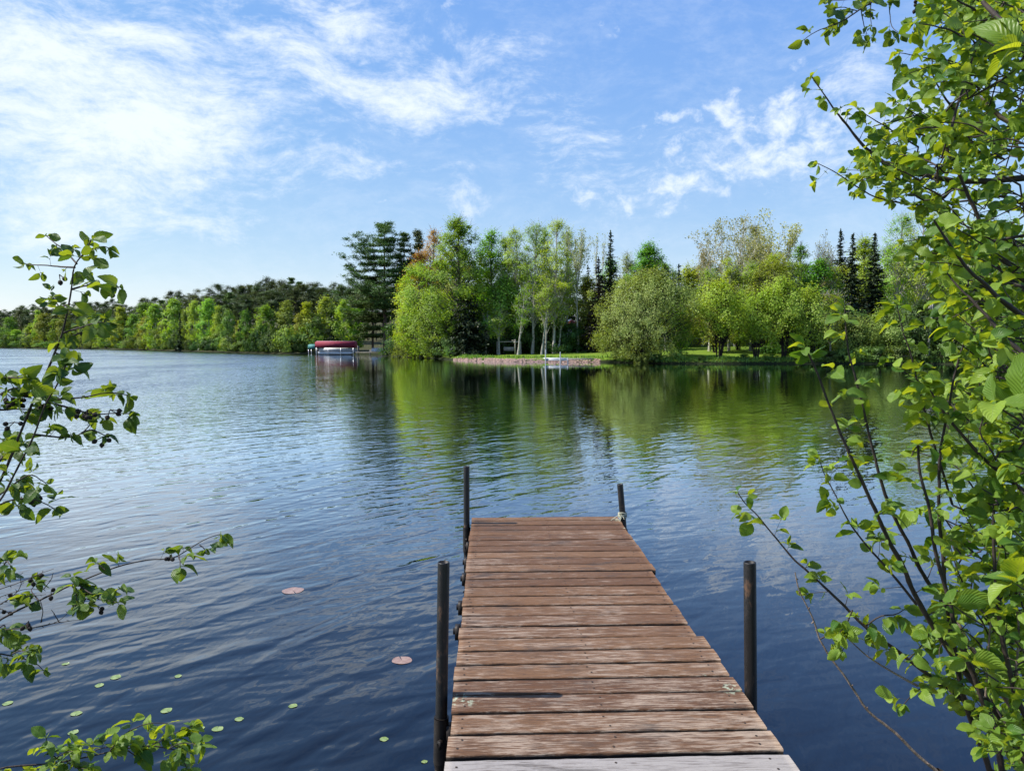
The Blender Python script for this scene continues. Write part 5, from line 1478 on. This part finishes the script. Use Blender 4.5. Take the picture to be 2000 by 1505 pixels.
class Shrub:
    def __init__(s, seed, size=0.056, up=0.8, jitter=0.6, scale=0.66):
        s.rg = np.random.default_rng(seed)
        s.wV, s.wF, s.n = [], [], 0
        s.leaves = []; s.pet = []; s.cones = []; s.wood2 = []
        s.size = size; s.up = up; s.jit = jitter; s.scale = scale
    def wood(s, pts, r, sides=7):
        V, F = polytube(pts, r, sides)
        s.wV.append(V); s.wF.append(F + s.n); s.n += len(V)
    def attach(s, px, dd, r=0.0022):
        """Grow the first point of a side twig out of the nearest branch already built."""
        V = np.vstack(s.wV)[::5]
        q = np.array(P(px[0], px[1], dd))
        i = int(np.argmin(np.linalg.norm(V - q, axis=1)))
        a = V[i]
        if np.linalg.norm(a - q) > 0.02:
            m_ = (a + q) / 2 + s.rg.normal(0, 0.012, 3) + np.array([0, 0, -0.01])
            s.wood([a, m_, q], [r * 1.1, r, r], 5)
    def leaf(s, p, d, size=None, young=False):
        rg = s.rg
        d = d / (np.linalg.norm(d) + 1e-9)
        sz = (size or s.size) * s.scale * np.clip(rg.normal(0.92, 0.30), 0.35, 1.6)
        pet = 0.16 * sz
        q = p + d * pet
        s.pet.append((p, q))
        n = np.array([0, 0, 1.0]) * s.up + unit(rg, 1)[0] * s.jit
        dd = d + np.array([0, 0, -0.10 - 0.25 * rg.random()])
        s.leaves.append((q, dd, n, sz, 4 if young else int(rg.integers(0, 4)), np.clip(rg.normal(0.5, 0.3), 0, 1) if not young else 1.0))
    def cluster(s, p, d, k, size=None):
        rg = s.rg
        for i in range(k):
            e = d * 0.55 + unit(rg, 1)[0] * np.array([1, 1, 0.65])
            s.leaf(p, e, size)
        if rg.random() < 0.6: s.leaf(p, d + unit(rg, 1)[0] * 0.3, (size or s.size) * 0.6, True)
    def twig(s, p, d, ln, r, k, size=None):
        """Side shoot with alternate leaves and a leafy tip."""
        rg = s.rg
        n = max(3, int(ln / 0.018) + 2)
        pts = [p]; d = d / np.linalg.norm(d)
        for i in range(n):
            d = d + rg.normal(0, 0.11, 3) + np.array([0, 0, 0.03]); d /= np.linalg.norm(d)
            pts.append(pts[-1] + d * ln / n)
        s.wood(pts, np.linspace(r, r * 0.45, len(pts)), 5)
        sd = unit(rg, 1)[0]
        for j in range(k):
            u = (j + 0.6) / k
            q = pts[min(len(pts) - 1, int(u * len(pts)))]
            side = np.cross(d, np.array([0, 0, 1.0]) + 0.3 * sd); side /= np.linalg.norm(side) + 1e-9
            s.leaf(q, side * (1 if j % 2 else -1) + d * 0.55 + rg.normal(0, 0.25, 3), size)
        s.cluster(pts[-1], d, 2 + int(rg.random() < 0.5), size)
        return pts
    def stem(s, px, d0, d1, r0, r1, spacing=0.055, start=0.0, k=(1, 3), spur=(0.015, 0.07), size=None, tip=True, jag=1.0, light=False, root=None, bare=False, sides=8):
        """px: photograph pixels along the stem from thick end to tip; depth runs d0 to d1."""
        rg = s.rg
        q = np.array(px, float)
        seg = np.concatenate([[0], np.cumsum(np.hypot(*np.diff(q, axis=0).T))])
        u = seg / seg[-1]
        P3 = np.array([P(q[i][0], q[i][1], d0 + (d1 - d0) * u[i]) for i in range(len(q))])
        if root is not None: P3 = np.vstack([np.array(root)[None], P3])
        sl_ = np.concatenate([[0], np.cumsum(np.linalg.norm(np.diff(P3, axis=0), axis=1))])
        L = sl_[-1]
        n = max(8, int(L / 0.016))
        t_ = np.linspace(0, L, n)
        pts = np.stack([np.interp(t_, sl_, P3[:, i]) for i in range(3)], -1)
        for _ in range(2): pts[1:-1] = (pts[:-2] + 2 * pts[1:-1] + pts[2:]) / 4
        pts[1:-1] += np.cumsum(rg.normal(0, 0.0007 * jag, (n - 2, 3)), 0) * np.sin(np.linspace(0, math.pi, n - 2))[:, None]
        rad = np.linspace(r0, r1, n) * (1 + rg.normal(0, 0.05, n))
        if light:
            s.wood2.append(MB()); s.wood2[-1].tube(pts, rad, sides, cap=False)
        else: s.wood(pts, rad, sides)
        if bare:
            pos = start * L
            while pos < L:
                i = int(pos / L * (n - 1)); e = unit(rg, 1)[0]
                (s.wood2[-1].tube if light else (lambda a, b, c: s.wood(a, b, c)))([pts[i], pts[i] + e * 0.008], [r1 * 1.6, r1 * 0.8], 5)
                pos += rg.uniform(0.03, 0.06)
            return pts
        pos = start * L + rg.uniform(0, spacing)
        while pos < L:
            i = min(n - 2, int(pos / L * (n - 1)))
            tan = pts[i + 1] - pts[i]; tan /= np.linalg.norm(tan)
            e = unit(rg, 1)[0]; e = e - tan * e.dot(tan); e /= np.linalg.norm(e) + 1e-9
            d = e + tan * 0.5
            ln = rg.uniform(*spur)
            s.twig(pts[i], d, ln, min(rad[i] * 0.30, 0.0018), int(rg.integers(k[0], k[1] + 1)), size)
            pos += spacing * rg.uniform(0.6, 1.5)
        if tip:
            tan = pts[-1] - pts[-3]; s.cluster(pts[-1], tan / np.linalg.norm(tan), 4, size)
        return pts
    def cone(s, p, k=3):
        rg = s.rg
        mb = MB()
        for i in range(k):
            e = unit(rg, 1)[0]; e[2] = -abs(e[2])
            q = p + e * 0.016
            mb.tube([p, q], [0.0012, 0.001], 4, cap=False)
            for a_ in [0]:
                c = q + e * 0.006
                M_ = np.array([1, 1, 1.0])
                V, F = polytube([c - e * 0.007, c - e * 0.004, c, c + e * 0.004, c + e * 0.0075], [0.001, 0.0048, 0.0062, 0.0048, 0.001], 8)
                mb.add(V, F)
        s.cones.append(mb)
    def build(s, name, label, cat, base, leafm, twigm=None):
        e = tag(empty(name, base), label, cat)
        B0 = np.array(base)
        if s.pet:
            A = np.array([q[0] for q in s.pet]); B = np.array([q[1] for q in s.pet])
            pV, pF = segtubes(A, B, 0.0008, 0.0007, 4)
        V = np.vstack(s.wV); F = np.vstack(s.wF)
        meshobj('stems', V - B0, F, twigm or mtwig, e, smooth=True)
        for mb in s.wood2:
            o = mb.build('stem', mtwig2, e, smooth=True)
            o.data.transform(Matrix.Translation(-Vector(base)))
            o['label'] = 'lighter grey brown stem'
        LV, LF, LU, LT = [], [], [], []
        n = 0
        for (q, d, nn, sz, k, tint) in s.leaves:
            tv, tf, tu = TPL[k]
            d = d / np.linalg.norm(d)
            b = np.cross(nn, d); b /= np.linalg.norm(b) + 1e-9
            c = np.cross(d, b)
            M_ = np.stack([d, b, c])           # rows
            LV.append(tv * sz @ M_ + q); LF.append(tf + n); LU.append(tu[tf.ravel()]); LT.append(np.full(len(tf), tint)); n += len(tv)
        pf = pF + n
        LV.append(pV); LF.append(pf); LU.append(np.tile([[0.5, 0.3]], (pf.size, 1))); LT.append(np.full(len(pf), 0.7))
        meshobj('leaves', np.vstack(LV) - B0, np.vstack(LF), leafm, e, face_attr=np.concatenate(LT), uv=np.vstack(LU), smooth=True)
        for mb in s.cones:
            o = mb.build('cone_cluster', mcone, e, smooth=True); 
            o.data.transform(Matrix.Translation(-Vector(base)))
        return e

# ---- left alder
S1 = Shrub(21, 0.056, up=0.55, jitter=0.8, scale=0.68)
D_ = 1.9
rootL = (-2.05, 1.05, 0.15)
main = S1.stem([(0, 955), (27, 893), (49, 831), (67, 786), (89, 737), (107, 693), (125, 648), (134, 599), (142, 555), (143, 519), (156, 503), (169, 490), (178, 468)], D_, 1.86, 0.0085, 0.0016, spacing=0.075, start=0.55, k=(0, 2), spur=(0.01, 0.045), root=rootL)
S1.stem([(0, 968), (22, 925), (53, 871), (67, 839), (76, 813), (89, 782), (107, 759), (120, 733), (129, 712)], D_ - 0.08, 1.8, 0.0055, 0.0018, spacing=0.06, start=0.62, k=(1, 2), spur=(0.01, 0.05), root=(-2.0, 1.02, 0.15))
for px, kw in (
    ([(150, 515), (129, 492), (107, 475), (91, 461)], dict(spacing=0.05, k=(0, 1), size=0.034)),
    ([(146, 522), (102, 521), (71, 519), (49, 515)], dict(spacing=0.045, k=(0, 1), size=0.04)),
    ([(156, 503), (178, 485), (196, 478), (212, 484)], dict(spacing=0.035, k=(1, 2), size=0.05)),
    ([(140, 565), (165, 557), (200, 557), (231, 561)], dict(spacing=0.035, k=(1, 2), size=0.048)),
    ([(136, 594), (118, 600), (104, 580)], dict(spacing=0.05, k=(0, 1), size=0.035)),
    ([(125, 650), (160, 636), (190, 628), (216, 630)], dict(spacing=0.03, k=(1, 3), size=0.052)),
    ([(120, 660), (150, 655), (180, 640), (205, 645)], dict(spacing=0.035, k=(1, 3), size=0.052)),
    ([(110, 690), (140, 700), (120, 720)], dict(spacing=0.03, k=(1, 2))),
    ([(89, 782), (130, 778), (156, 777), (191, 766), (223, 764), (252, 773)], dict(spacing=0.04, k=(1, 2), size=0.052)),
    ([(89, 784), (147, 799), (165, 808), (196, 813), (214, 806), (258, 808)], dict(spacing=0.045, k=(1, 2), size=0.05)),
    ([(67, 848), (107, 853), (147, 857), (174, 835), (185, 815)], dict(spacing=0.045, k=(1, 2), size=0.05)),
    ([(160, 845), (178, 837), (205, 850)], dict(spacing=0.05, k=(0, 1), size=0.035)),
    ([(0, 770), (31, 752), (62, 765), (80, 790)], dict(spacing=0.024, k=(2, 3), size=0.054)),
    ([(0, 735), (25, 742), (50, 735)], dict(spacing=0.03, k=(1, 3), size=0.054)),
    ([(0, 800), (35, 800), (70, 800)], dict(spacing=0.028, k=(2, 3), size=0.056)),
    ([(0, 985), (27, 973), (58, 969), (89, 982), (104, 992)], dict(spacing=0.04, k=(1, 2), size=0.056)),
    ([(0, 965), (36, 940), (62, 926), (88, 942)], dict(spacing=0.035, k=(1, 2), size=0.045)),
    ([(0, 900), (10, 880), (5, 860)], dict(spacing=0.03, k=(1, 2), size=0.05)),
    ([(0, 1120), (10, 1092), (22, 1105)], dict(spacing=0.03, k=(1, 1), size=0.05)),
):
    pts = S1.stem(px, D_ - 0.02, D_ + S1.rg.uniform(-0.14, 0.14), 0.0026, 0.0011, spur=(0.006, 0.03), **dict(kw, spacing=kw['spacing'] * 1.25))
for px, py, k_ in ((116, 536, 2), (222, 560, 2), (165, 640, 3), (170, 800, 4), (157, 800, 4), (30, 780, 4), (12, 768, 4), (28, 824, 3), (201, 852, 4), (62, 968, 3), (215, 800, 3), (96, 792, 3), (60, 760, 3)):
    S1.cone(np.array(P(px, py, D_)), k_)
S1.build('alder_shrub', 'upright alder stem with dark cones rising at the left edge', 'shrub', rootL, mleafd)

# ---- left, long twig reaching right over the water, with bare twigs
S2 = Shrub(22, 0.052, up=0.6, jitter=0.7, scale=0.70)
rootM = (-2.25, 1.0, 0.15)
S2.stem([(0, 1208), (35, 1189), (70, 1175), (105, 1158), (140, 1140), (174, 1128), (209, 1113), (244, 1102), (290, 1092), (331, 1093), (349, 1085), (380, 1064), (412, 1046), (430, 1043)], 2.0, 2.15, 0.0065, 0.0012, spacing=0.10, start=0.52, k=(1, 2), spur=(0.008, 0.04), root=rootM)
for px, kw in (
    ([(140, 1142), (155, 1165), (145, 1185)], dict(spacing=0.03, k=(2, 3))), ([(150, 1138), (175, 1160), (209, 1158), (232, 1150)], dict(spacing=0.035, k=(1, 3), size=0.045)), ([(164, 1160), (209, 1172), (230, 1176)], dict(spacing=0.05, k=(1, 2))),
    ([(75, 1172), (60, 1150), (70, 1140)], dict(spacing=0.03, k=(1, 3))), ([(0, 1225), (10, 1215), (5, 1240)], dict(spacing=0.03, k=(1, 3))), ([(0, 1276), (21, 1278), (45, 1289), (70, 1290), (84, 1308)], dict(spacing=0.04, k=(1, 2), size=0.05)),
    ([(21, 1278), (40, 1268), (60, 1275)], dict(spacing=0.03, k=(1, 2), size=0.04)), ([(349, 1085), (352, 1105)], dict(spacing=0.03, k=(1, 1))), ([(205, 1112), (190, 1100)], dict(spacing=0.03, k=(1, 2))), ([(390, 1064), (402, 1075)], dict(spacing=0.05, k=(0, 1), size=0.034))):
    S2.stem(px, 2.02, 2.0 + S2.rg.uniform(-0.08, 0.1), 0.002, 0.001, spur=(0.006, 0.03), **kw)
for px in ([(0, 1150), (60, 1130), (90, 1115), (105, 1110)], [(0, 1180), (30, 1160), (60, 1165), (90, 1160)], [(12, 1229), (70, 1224), (115, 1214), (140, 1189)], [(70, 1224), (100, 1218), (130, 1212), (158, 1210)], [(80, 1215), (85, 1190), (78, 1170)], [(10, 1175), (40, 1150), (45, 1130), (35, 1120)],
           [(0, 1165), (50, 1148), (75, 1150)], [(85, 1150), (100, 1130), (104, 1118)], [(0, 1140), (30, 1128), (45, 1118)], [(115, 1214), (108, 1200), (100, 1190)]):
    S2.stem(px, 2.02, 1.98, 0.0014, 0.0007, bare=True, light=False, sides=5)
for px, py, k_ in ((56, 1212, 4), (62, 1126, 3), (35, 1160, 3), (5, 1190, 3), (168, 1168, 4), (190, 1183, 2), (335, 1082, 3), (167, 1195, 1), (100, 1152, 2)):
    S2.cone(np.array(P(px, py, 2.02)), k_)
S2.build('alder_branch', 'long alder twig reaching right over open water, bare twigs at its base', 'branch', rootM, mleafd)

# ---- bottom left branch
S3 = Shrub(23, 0.052, up=0.8, jitter=0.55, scale=0.76)
rootB = (-2.1, 1.1, 0.12)
S3.stem([(0, 1494), (52, 1493), (115, 1486), (174, 1475), (209, 1467), (244, 1460), (296, 1454), (331, 1461), (366, 1468)], 2.05, 2.2, 0.006, 0.0016, spacing=0.05, start=0.5, k=(1, 3), spur=(0.01, 0.05), root=rootB)
for px, kw in (([(215, 1465), (237, 1437), (265, 1419), (296, 1409), (328, 1412)], dict(spacing=0.04, k=(1, 2))), ([(296, 1454), (314, 1447), (349, 1426), (377, 1416)], dict(spacing=0.035, k=(1, 3))), ([(349, 1465), (357, 1480), (365, 1500)], dict(spacing=0.03, k=(2, 3))),
               ([(120, 1486), (95, 1470), (88, 1450), (91, 1440)], dict(spacing=0.035, k=(1, 2))), ([(130, 1486), (150, 1500), (170, 1500)], dict(spacing=0.03, k=(2, 3))), ([(174, 1475), (190, 1460), (230, 1455)], dict(spacing=0.03, k=(1, 3))), ([(244, 1460), (262, 1475), (275, 1480)], dict(spacing=0.03, k=(1, 3))),
               ([(100, 1488), (125, 1470), (150, 1465)], dict(spacing=0.03, k=(2, 3))), ([(331, 1461), (360, 1445), (385, 1455)], dict(spacing=0.03, k=(2, 3)))):
    S3.stem(px, 2.12, 2.12 + S3.rg.uniform(-0.08, 0.08), 0.002, 0.001, spur=(0.006, 0.03), size=0.048, **kw)
S3.build('alder_branch', 'leafy alder branch lying low across the bottom left corner', 'branch', rootB, mleaf)

# ---- right: top hanging branch
S4 = Shrub(24, 0.050, up=0.35, jitter=0.9)
rootT = (4.6, 2.6, 0.1)
tr_ = [np.array(rootT), np.array([4.5, 2.6, 1.6]), np.array([3.9, 2.55, 2.9]), np.array([3.0, 2.5, 3.3]), np.array([2.3, 2.5, 3.22]), np.array(P(1720, -10, 2.45))]
S4.wood(tr_, [0.03, 0.024, 0.016, 0.010, 0.006, 0.0035], 8)
S4.stem([(1720, -10), (1701, 6), (1675, 22), (1649, 41), (1623, 52), (1589, 63), (1570, 78)], 2.45, 2.4, 0.0032, 0.001, spacing=0.055, k=(1, 2), spur=(0.006, 0.03))
for px in ([(1682, 20), (1684, 41), (1693, 71), (1690, 80)], [(1736, -12), (1738, 37), (1742, 56), (1760, 67)], [(1720, -10), (1700, -5), (1660, 0), (1615, 2)], [(1675, 22), (1645, 12), (1630, 18)], [(1701, 6), (1700, 30), (1702, 50)]):
    S4.stem(px, 2.45, 2.45 + S4.rg.uniform(-0.15, 0.15), 0.0018, 0.0009, spacing=0.05, k=(1, 2), spur=(0.006, 0.03), size=0.046)
S4.cone(np.array(P(1790, 8, 2.4)), 3)
S4.build('alder_branch', 'thin alder branch hanging alone into the sky at top right', 'branch', rootT, mleafd)

# ---- right: the tall alder behind, seen against the sky
S5 = Shrub(25, 0.056, up=0.5, jitter=0.8, scale=0.56)
rootU = (2.9, 1.9, 0.15)
U5 = [
 ([(1990, 540), (1969, 517), (1941, 491), (1923, 467), (1913, 430), (1893, 390), (1880, 360), (1866, 324), (1850, 300), (1846, 280)], 1.9, 1.9, 0.0065, 0.003, 0.085),
 ([(1850, 300), (1858, 253), (1866, 219), (1880, 179), (1893, 130), (1905, 100), (1917, 40), (1920, -10)], 2.0, 2.1, 0.004, 0.0022, 0.08),
 ([(2010, 85), (1985, 62), (1959, 42), (1939, 24), (1919, 4)], 1.5, 1.6, 0.006, 0.0045, 0.08),
 ([(2000, 620), (1943, 577), (1923, 553), (1900, 535), (1880, 515), (1864, 493), (1840, 455), (1824, 430)], 1.55, 1.5, 0.006, 0.002, 0.075),
 ([(2000, 692), (1975, 670), (1957, 656), (1941, 634), (1927, 616), (1893, 583), (1870, 561), (1850, 533)], 1.5, 1.6, 0.0055, 0.0018, 0.085),
 ([(2010, 347), (1969, 350), (1933, 354), (1909, 352), (1870, 354), (1830, 345), (1794, 340), (1760, 339), (1731, 320), (1701, 298), (1675, 272), (1653, 242), (1630, 216), (1608, 182), (1586, 151)], 2.3, 2.35, 0.011, 0.0013, 0.062),
 ([(1850, 400), (1800, 402), (1738, 394), (1701, 383), (1664, 361), (1630, 335), (1599, 320)], 2.3, 2.3, 0.0035, 0.0011, 0.055),
 ([(1865, 215), (1848, 197), (1834, 171), (1818, 144), (1822, 110)], 2.1, 2.1, 0.003, 0.0014, 0.045),
 ([(1844, 279), (1830, 269), (1816, 255), (1794, 235), (1780, 217), (1752, 200)], 2.2, 2.2, 0.003, 0.001, 0.055),
 ([(1870, 354), (1856, 370), (1846, 390), (1824, 400), (1800, 402)], 2.25, 2.3, 0.004, 0.0034, 0.06),
 ([(2000, 400), (1960, 380), (1925, 388), (1880, 395), (1830, 398)], 2.3, 2.4, 0.006, 0.002, 0.06),
 ([(2010, 100), (1970, 150), (1930, 170), (1900, 190), (1870, 200)], 2.0, 2.1, 0.004, 0.002, 0.055),
 ([(2010, 300), (1960, 290), (1900, 300), (1850, 320)], 2.1, 2.2, 0.004, 0.0018, 0.055),
 ([(2000, 460), (1940, 470), (1890, 470), (1830, 500), (1795, 480)], 1.8, 1.9, 0.004, 0.0014, 0.055),
 ([(2000, 20), (1960, 30), (1900, 12), (1850, 16), (1825, 30)], 1.9, 1.95, 0.003, 0.0012, 0.055),
 ([(1970, -10), (1930, 60), (1880, 80), (1850, 70)], 1.9, 1.95, 0.003, 0.0012, 0.055),
 ([(2000, 560), (1950, 545), (1900, 600), (1860, 620)], 1.7, 1.8, 0.003, 0.0012, 0.05),
]
for px, d0, d1, r0, r1, sp_ in U5:
    S5.stem(px, d0, d1, r0, r1, spacing=sp_ * 0.75, k=(1, 3), spur=(0.01, 0.075))
S5.stem([(2010, 250), (1969, 239), (1949, 223), (1929, 201), (1905, 185)], 2.3, 2.35, 0.010, 0.004, spacing=0.09, light=True, k=(1, 2))
# the trunk, just outside the picture
S5.wood([np.array(rootU), np.array([2.75, 1.9, 0.9]), np.array([2.55, 2.0, 1.6]), np.array([2.3, 2.1, 2.3]), np.array([2.2, 2.2, 2.9])], [0.035, 0.03, 0.026, 0.02, 0.012], 10)
for a_, b_ in (((2.66, 1.92, 1.2), P(1990, 540, 1.9)), ((2.6, 1.95, 1.45), P(2010, 347, 2.3)), ((2.5, 2.0, 1.7), P(2000, 620, 1.55)), ((2.6, 1.9, 1.3), P(2000, 692, 1.5)), ((2.3, 2.1, 2.3), P(2010, 85, 1.5)), ((2.5, 2.0, 1.75), P(2010, 250, 2.3))):
    a_ = np.array(a_); b_ = np.array(b_); S5.wood([a_, (a_ + b_) / 2 + np.array([0, 0, 0.05]), b_], [0.012, 0.009, 0.007], 7)
rg = S5.rg
edge_u = [(0, 1850), (60, 1835), (110, 1830), (150, 1810), (200, 1785), (250, 1730), (300, 1700), (350, 1680), (400, 1720), (450, 1790), (520, 1810), (600, 1830), (700, 1860)]
for i in range(130):
    py = rg.uniform(-30, 640)
    xl = interp(edge_u, py)
    px = xl + (2040 - xl) * rg.uniform(0.04, 1) ** 0.9
    a_ = rg.uniform(2.4, 3.9)
    ln = rg.uniform(35, 110)
    dd = rg.uniform(1.7, 2.6)
    S5.attach((px + ln * 0.5, py + ln * 0.3), dd)
    S5.stem([(px + ln * 0.5, py + ln * 0.3), (px, py), (px + ln * math.cos(a_), py - ln * math.sin(a_) * 0.8)], dd, dd + rg.uniform(-0.1, 0.1), 0.0024, 0.001, spacing=0.038, k=(1, 2), spur=(0.008, 0.04), size=0.054)
S5.build('alder_shrub', 'tall leafy alder filling the upper right corner against the sky', 'shrub', rootU, mleaf)

# ---- right: the lower shrub with black stems in front of the water
S6 = Shrub(26, 0.054, up=0.75, jitter=0.75, scale=0.60)
rootR = (2.15, 1.75, 0.12)
U6 = [
 ([(2000, 1466), (1959, 1409), (1936, 1376), (1905, 1336), (1870, 1294), (1834, 1244), (1806, 1202), (1780, 1155), (1758, 1103), (1735, 1066), (1714, 1022), (1700, 994), (1672, 929), (1646, 869), (1626, 819), (1609, 773), (1599, 736), (1586, 706), (1573, 678)], 1.7, 1.6, 0.0085, 0.0018, 0.11),
 ([(1957, 1505), (1948, 1445), (1936, 1405), (1919, 1358), (1903, 1315), (1889, 1289), (1865, 1228), (1833, 1160), (1814, 1141), (1798, 1113), (1781, 1078), (1772, 1058), (1749, 1015), (1732, 972), (1716, 925), (1707, 886), (1696, 842), (1686, 793), (1672, 736), (1659, 693), (1652, 636), (1650, 602)], 1.8, 1.75, 0.0075, 0.0016, 0.10),
 ([(1933, 1505), (1926, 1480), (1908, 1435), (1891, 1393), (1879, 1353), (1872, 1315), (1863, 1256), (1851, 1197), (1849, 1117), (1844, 1071), (1840, 1025), (1840, 959), (1840, 896), (1845, 859), (1858, 793), (1865, 733), (1878, 686), (1888, 652)], 1.75, 1.7, 0.0072, 0.0020, 0.10),
 ([(1945, 1457), (1938, 1416), (1912, 1350), (1900, 1313), (1882, 1268), (1863, 1216), (1858, 1187), (1849, 1141), (1837, 1108), (1829, 1071), (1823, 1024), (1816, 980), (1805, 948), (1797, 922), (1795, 910), (1793, 869)], 1.65, 1.65, 0.0068, 0.0026, 0.16),
 ([(2010, 1495), (1950, 1430), (1897, 1379), (1856, 1342), (1816, 1315), (1776, 1285), (1736, 1255), (1692, 1221), (1665, 1191), (1628, 1158), (1595, 1127), (1554, 1094), (1524, 1057), (1500, 1030), (1477, 1000), (1455, 985), (1440, 960)], 1.7, 1.9, 0.0065, 0.0012, 0.085),
 ([(1790, 1180), (1752, 1131), (1736, 1114), (1702, 1074), (1672, 1037), (1648, 1000), (1630, 960), (1610, 930), (1600, 895)], 1.7, 1.75, 0.0035, 0.001, 0.07),
 ([(2005, 1403), (1981, 1352), (1964, 1285), (1947, 1201), (1940, 1134), (1939, 1067), (1940, 1000), (1945, 940)], 1.6, 1.6, 0.006, 0.0025, 0.07),
 ([(2005, 1350), (1992, 1250), (1985, 1120), (1977, 1060), (1970, 980)], 1.9, 1.9, 0.006, 0.0025, 0.07),
 ([(1921, 895), (1902, 875), (1878, 849), (1854, 819), (1836, 795), (1822, 769), (1810, 752)], 1.6, 1.6, 0.0042, 0.0016, 0.05),
 ([(2010, 965), (1960, 930), (1921, 895)], 1.6, 1.6, 0.005, 0.0042, 0.05),
 ([(1822, 769), (1810, 754), (1796, 744), (1774, 732), (1756, 720)], 1.6, 1.55, 0.0016, 0.0009, 0.05),
 ([(1790, 740), (1779, 690), (1765, 656), (1755, 612), (1752, 596)], 1.7, 1.7, 0.0022, 0.0012, 0.05),
 ([(1860, 985), (1820, 850), (1790, 740)], 1.75, 1.7, 0.003, 0.0022, 0.09),
 ([(2000, 1180), (1960, 1120), (1900, 1080), (1860, 1040), (1830, 990), (1780, 1000)], 1.8, 1.9, 0.004, 0.001, 0.06),
 ([(2000, 1270), (1950, 1240), (1905, 1180), (1870, 1120), (1855, 1060)], 1.9, 1.9, 0.004, 0.001, 0.065),
]
for px, d0, d1, r0, r1, sp_ in U6:
    S6.stem(px, d0, d1, r0, r1, spacing=sp_ * 0.48, start=0.10, k=(1, 3), spur=(0.008, 0.06))
S6.stem([(1830, 1505), (1790, 1473), (1754, 1435), (1714, 1405), (1689, 1386), (1669, 1352), (1648, 1319), (1625, 1289), (1601, 1248), (1588, 1205), (1571, 1174), (1558, 1148), (1553, 1117)], 1.75, 1.85, 0.0040, 0.0016, bare=True, light=True)
S6.stem([(1692, 1221), (1720, 1200), (1745, 1205), (1765, 1190)], 1.78, 1.75, 0.0022, 0.001, spacing=0.03, k=(1, 3), spur=(0.006, 0.03), size=0.055)
S6.stem([(1665, 1191), (1655, 1215), (1640, 1235)], 1.78, 1.8, 0.002, 0.001, spacing=0.03, k=(1, 3), spur=(0.006, 0.03), size=0.055)
S6.stem([(1776, 1285), (1800, 1262), (1815, 1235)], 1.75, 1.7, 0.002, 0.001, spacing=0.03, k=(1, 3), spur=(0.006, 0.03), size=0.055)
S6.stem([(1856, 1342), (1825, 1335), (1790, 1345), (1765, 1375)], 1.75, 1.7, 0.0022, 0.001, spacing=0.03, k=(1, 3), spur=(0.006, 0.03), size=0.055)
S6.stem([(1601, 1248), (1612, 1240), (1640, 1232), (1660, 1250), (1645, 1270)], 1.85, 1.8, 0.0018, 0.001, spacing=0.03, k=(1, 3), spur=(0.006, 0.03), size=0.05)
S6.stem([(1793, 1339), (1766, 1325), (1729, 1305), (1699, 1285), (1670, 1260), (1650, 1240)], 1.75, 1.85, 0.003, 0.0012, spacing=0.06, start=0.5, light=True, k=(1, 2))
S6.stem([(1997, 1433), (1990, 1405), (1971, 1372), (1940, 1334), (1912, 1291), (1889, 1254), (1870, 1211)], 1.85, 1.9, 0.010, 0.004, spacing=0.1, light=True, k=(1, 2))
S6.stem([(1977, 1372), (1985, 1290), (1990, 1230), (1985, 1180)], 1.6, 1.6, 0.003, 0.0018, bare=True, light=True)
S6.stem([(1925, 1360), (1930, 1290), (1935, 1220), (1946, 1150), (1944, 1090)], 1.62, 1.62, 0.0026, 0.0016, bare=True, light=True)
S6.stem([(1793, 869), (1780, 890)], 1.65, 1.63, 0.0015, 0.001, bare=True)
for tgt in (P(2000, 1466, 1.7), P(1957, 1505, 1.8), P(1933, 1505, 1.75), P(2010, 1495, 1.7), P(1830, 1505, 1.75), P(2005, 1403, 1.6), P(1997, 1433, 1.85), P(2005, 1350, 1.9), P(2010, 965, 1.6)):
    a_ = np.array(rootR) + S6.rg.normal(0, 0.04, 3) * np.array([1, 1, 0]); b_ = np.array(tgt)
    S6.wood([a_, (a_ + b_) / 2 + np.array([0.03, 0, 0.03]), b_], [0.012, 0.010, 0.0085], 8)
rg = S6.rg
edge_l = [(620, 1900), (680, 1860), (740, 1840), (800, 1810), (860, 1810), (920, 1850), (980, 1840), (1050, 1820), (1100, 1820), (1180, 1850), (1260, 1870), (1330, 1860), (1400, 1910), (1500, 1920)]
for i in range(150):
    py = 620 + 900 * rg.uniform(0, 1) ** 1.0
    if py > 1230 and rg.random() < 0.35: continue
    xl = interp(edge_l, py)
    px = xl + (2040 - xl) * rg.uniform(0.0, 1) ** 0.75
    a_ = rg.uniform(1.2, 3.3)
    ln = rg.uniform(30, 100)
    dd = rg.uniform(1.45, 2.3)
    S6.attach((px + ln * 0.35, py + ln * 0.5), dd)
    S6.stem([(px + ln * 0.35, py + ln * 0.5), (px, py), (px + ln * math.cos(a_), py - ln * math.sin(a_) * 0.8)], dd, dd + rg.uniform(-0.1, 0.1), 0.0022, 0.001, spacing=0.042, k=(1, 2), spur=(0.008, 0.04), size=0.052)
# a few very near leaves on the right
for px, py, dd in ((1945, 790, 0.95), (2000, 760, 1.0), (1995, 100, 1.1), (1985, 1140, 1.15), (1890, 1290, 1.45), (1860, 1180, 1.5)):
    S6.stem([(px + 60, py + 40), (px + 20, py + 15), (px, py)], dd, dd, 0.0018, 0.001, spacing=0.2, k=(1, 1), spur=(0.01, 0.02), size=0.085)
S6.build('alder_shrub', 'lower right alder with long black stems leaning over the lake', 'shrub', rootR, mleaf)
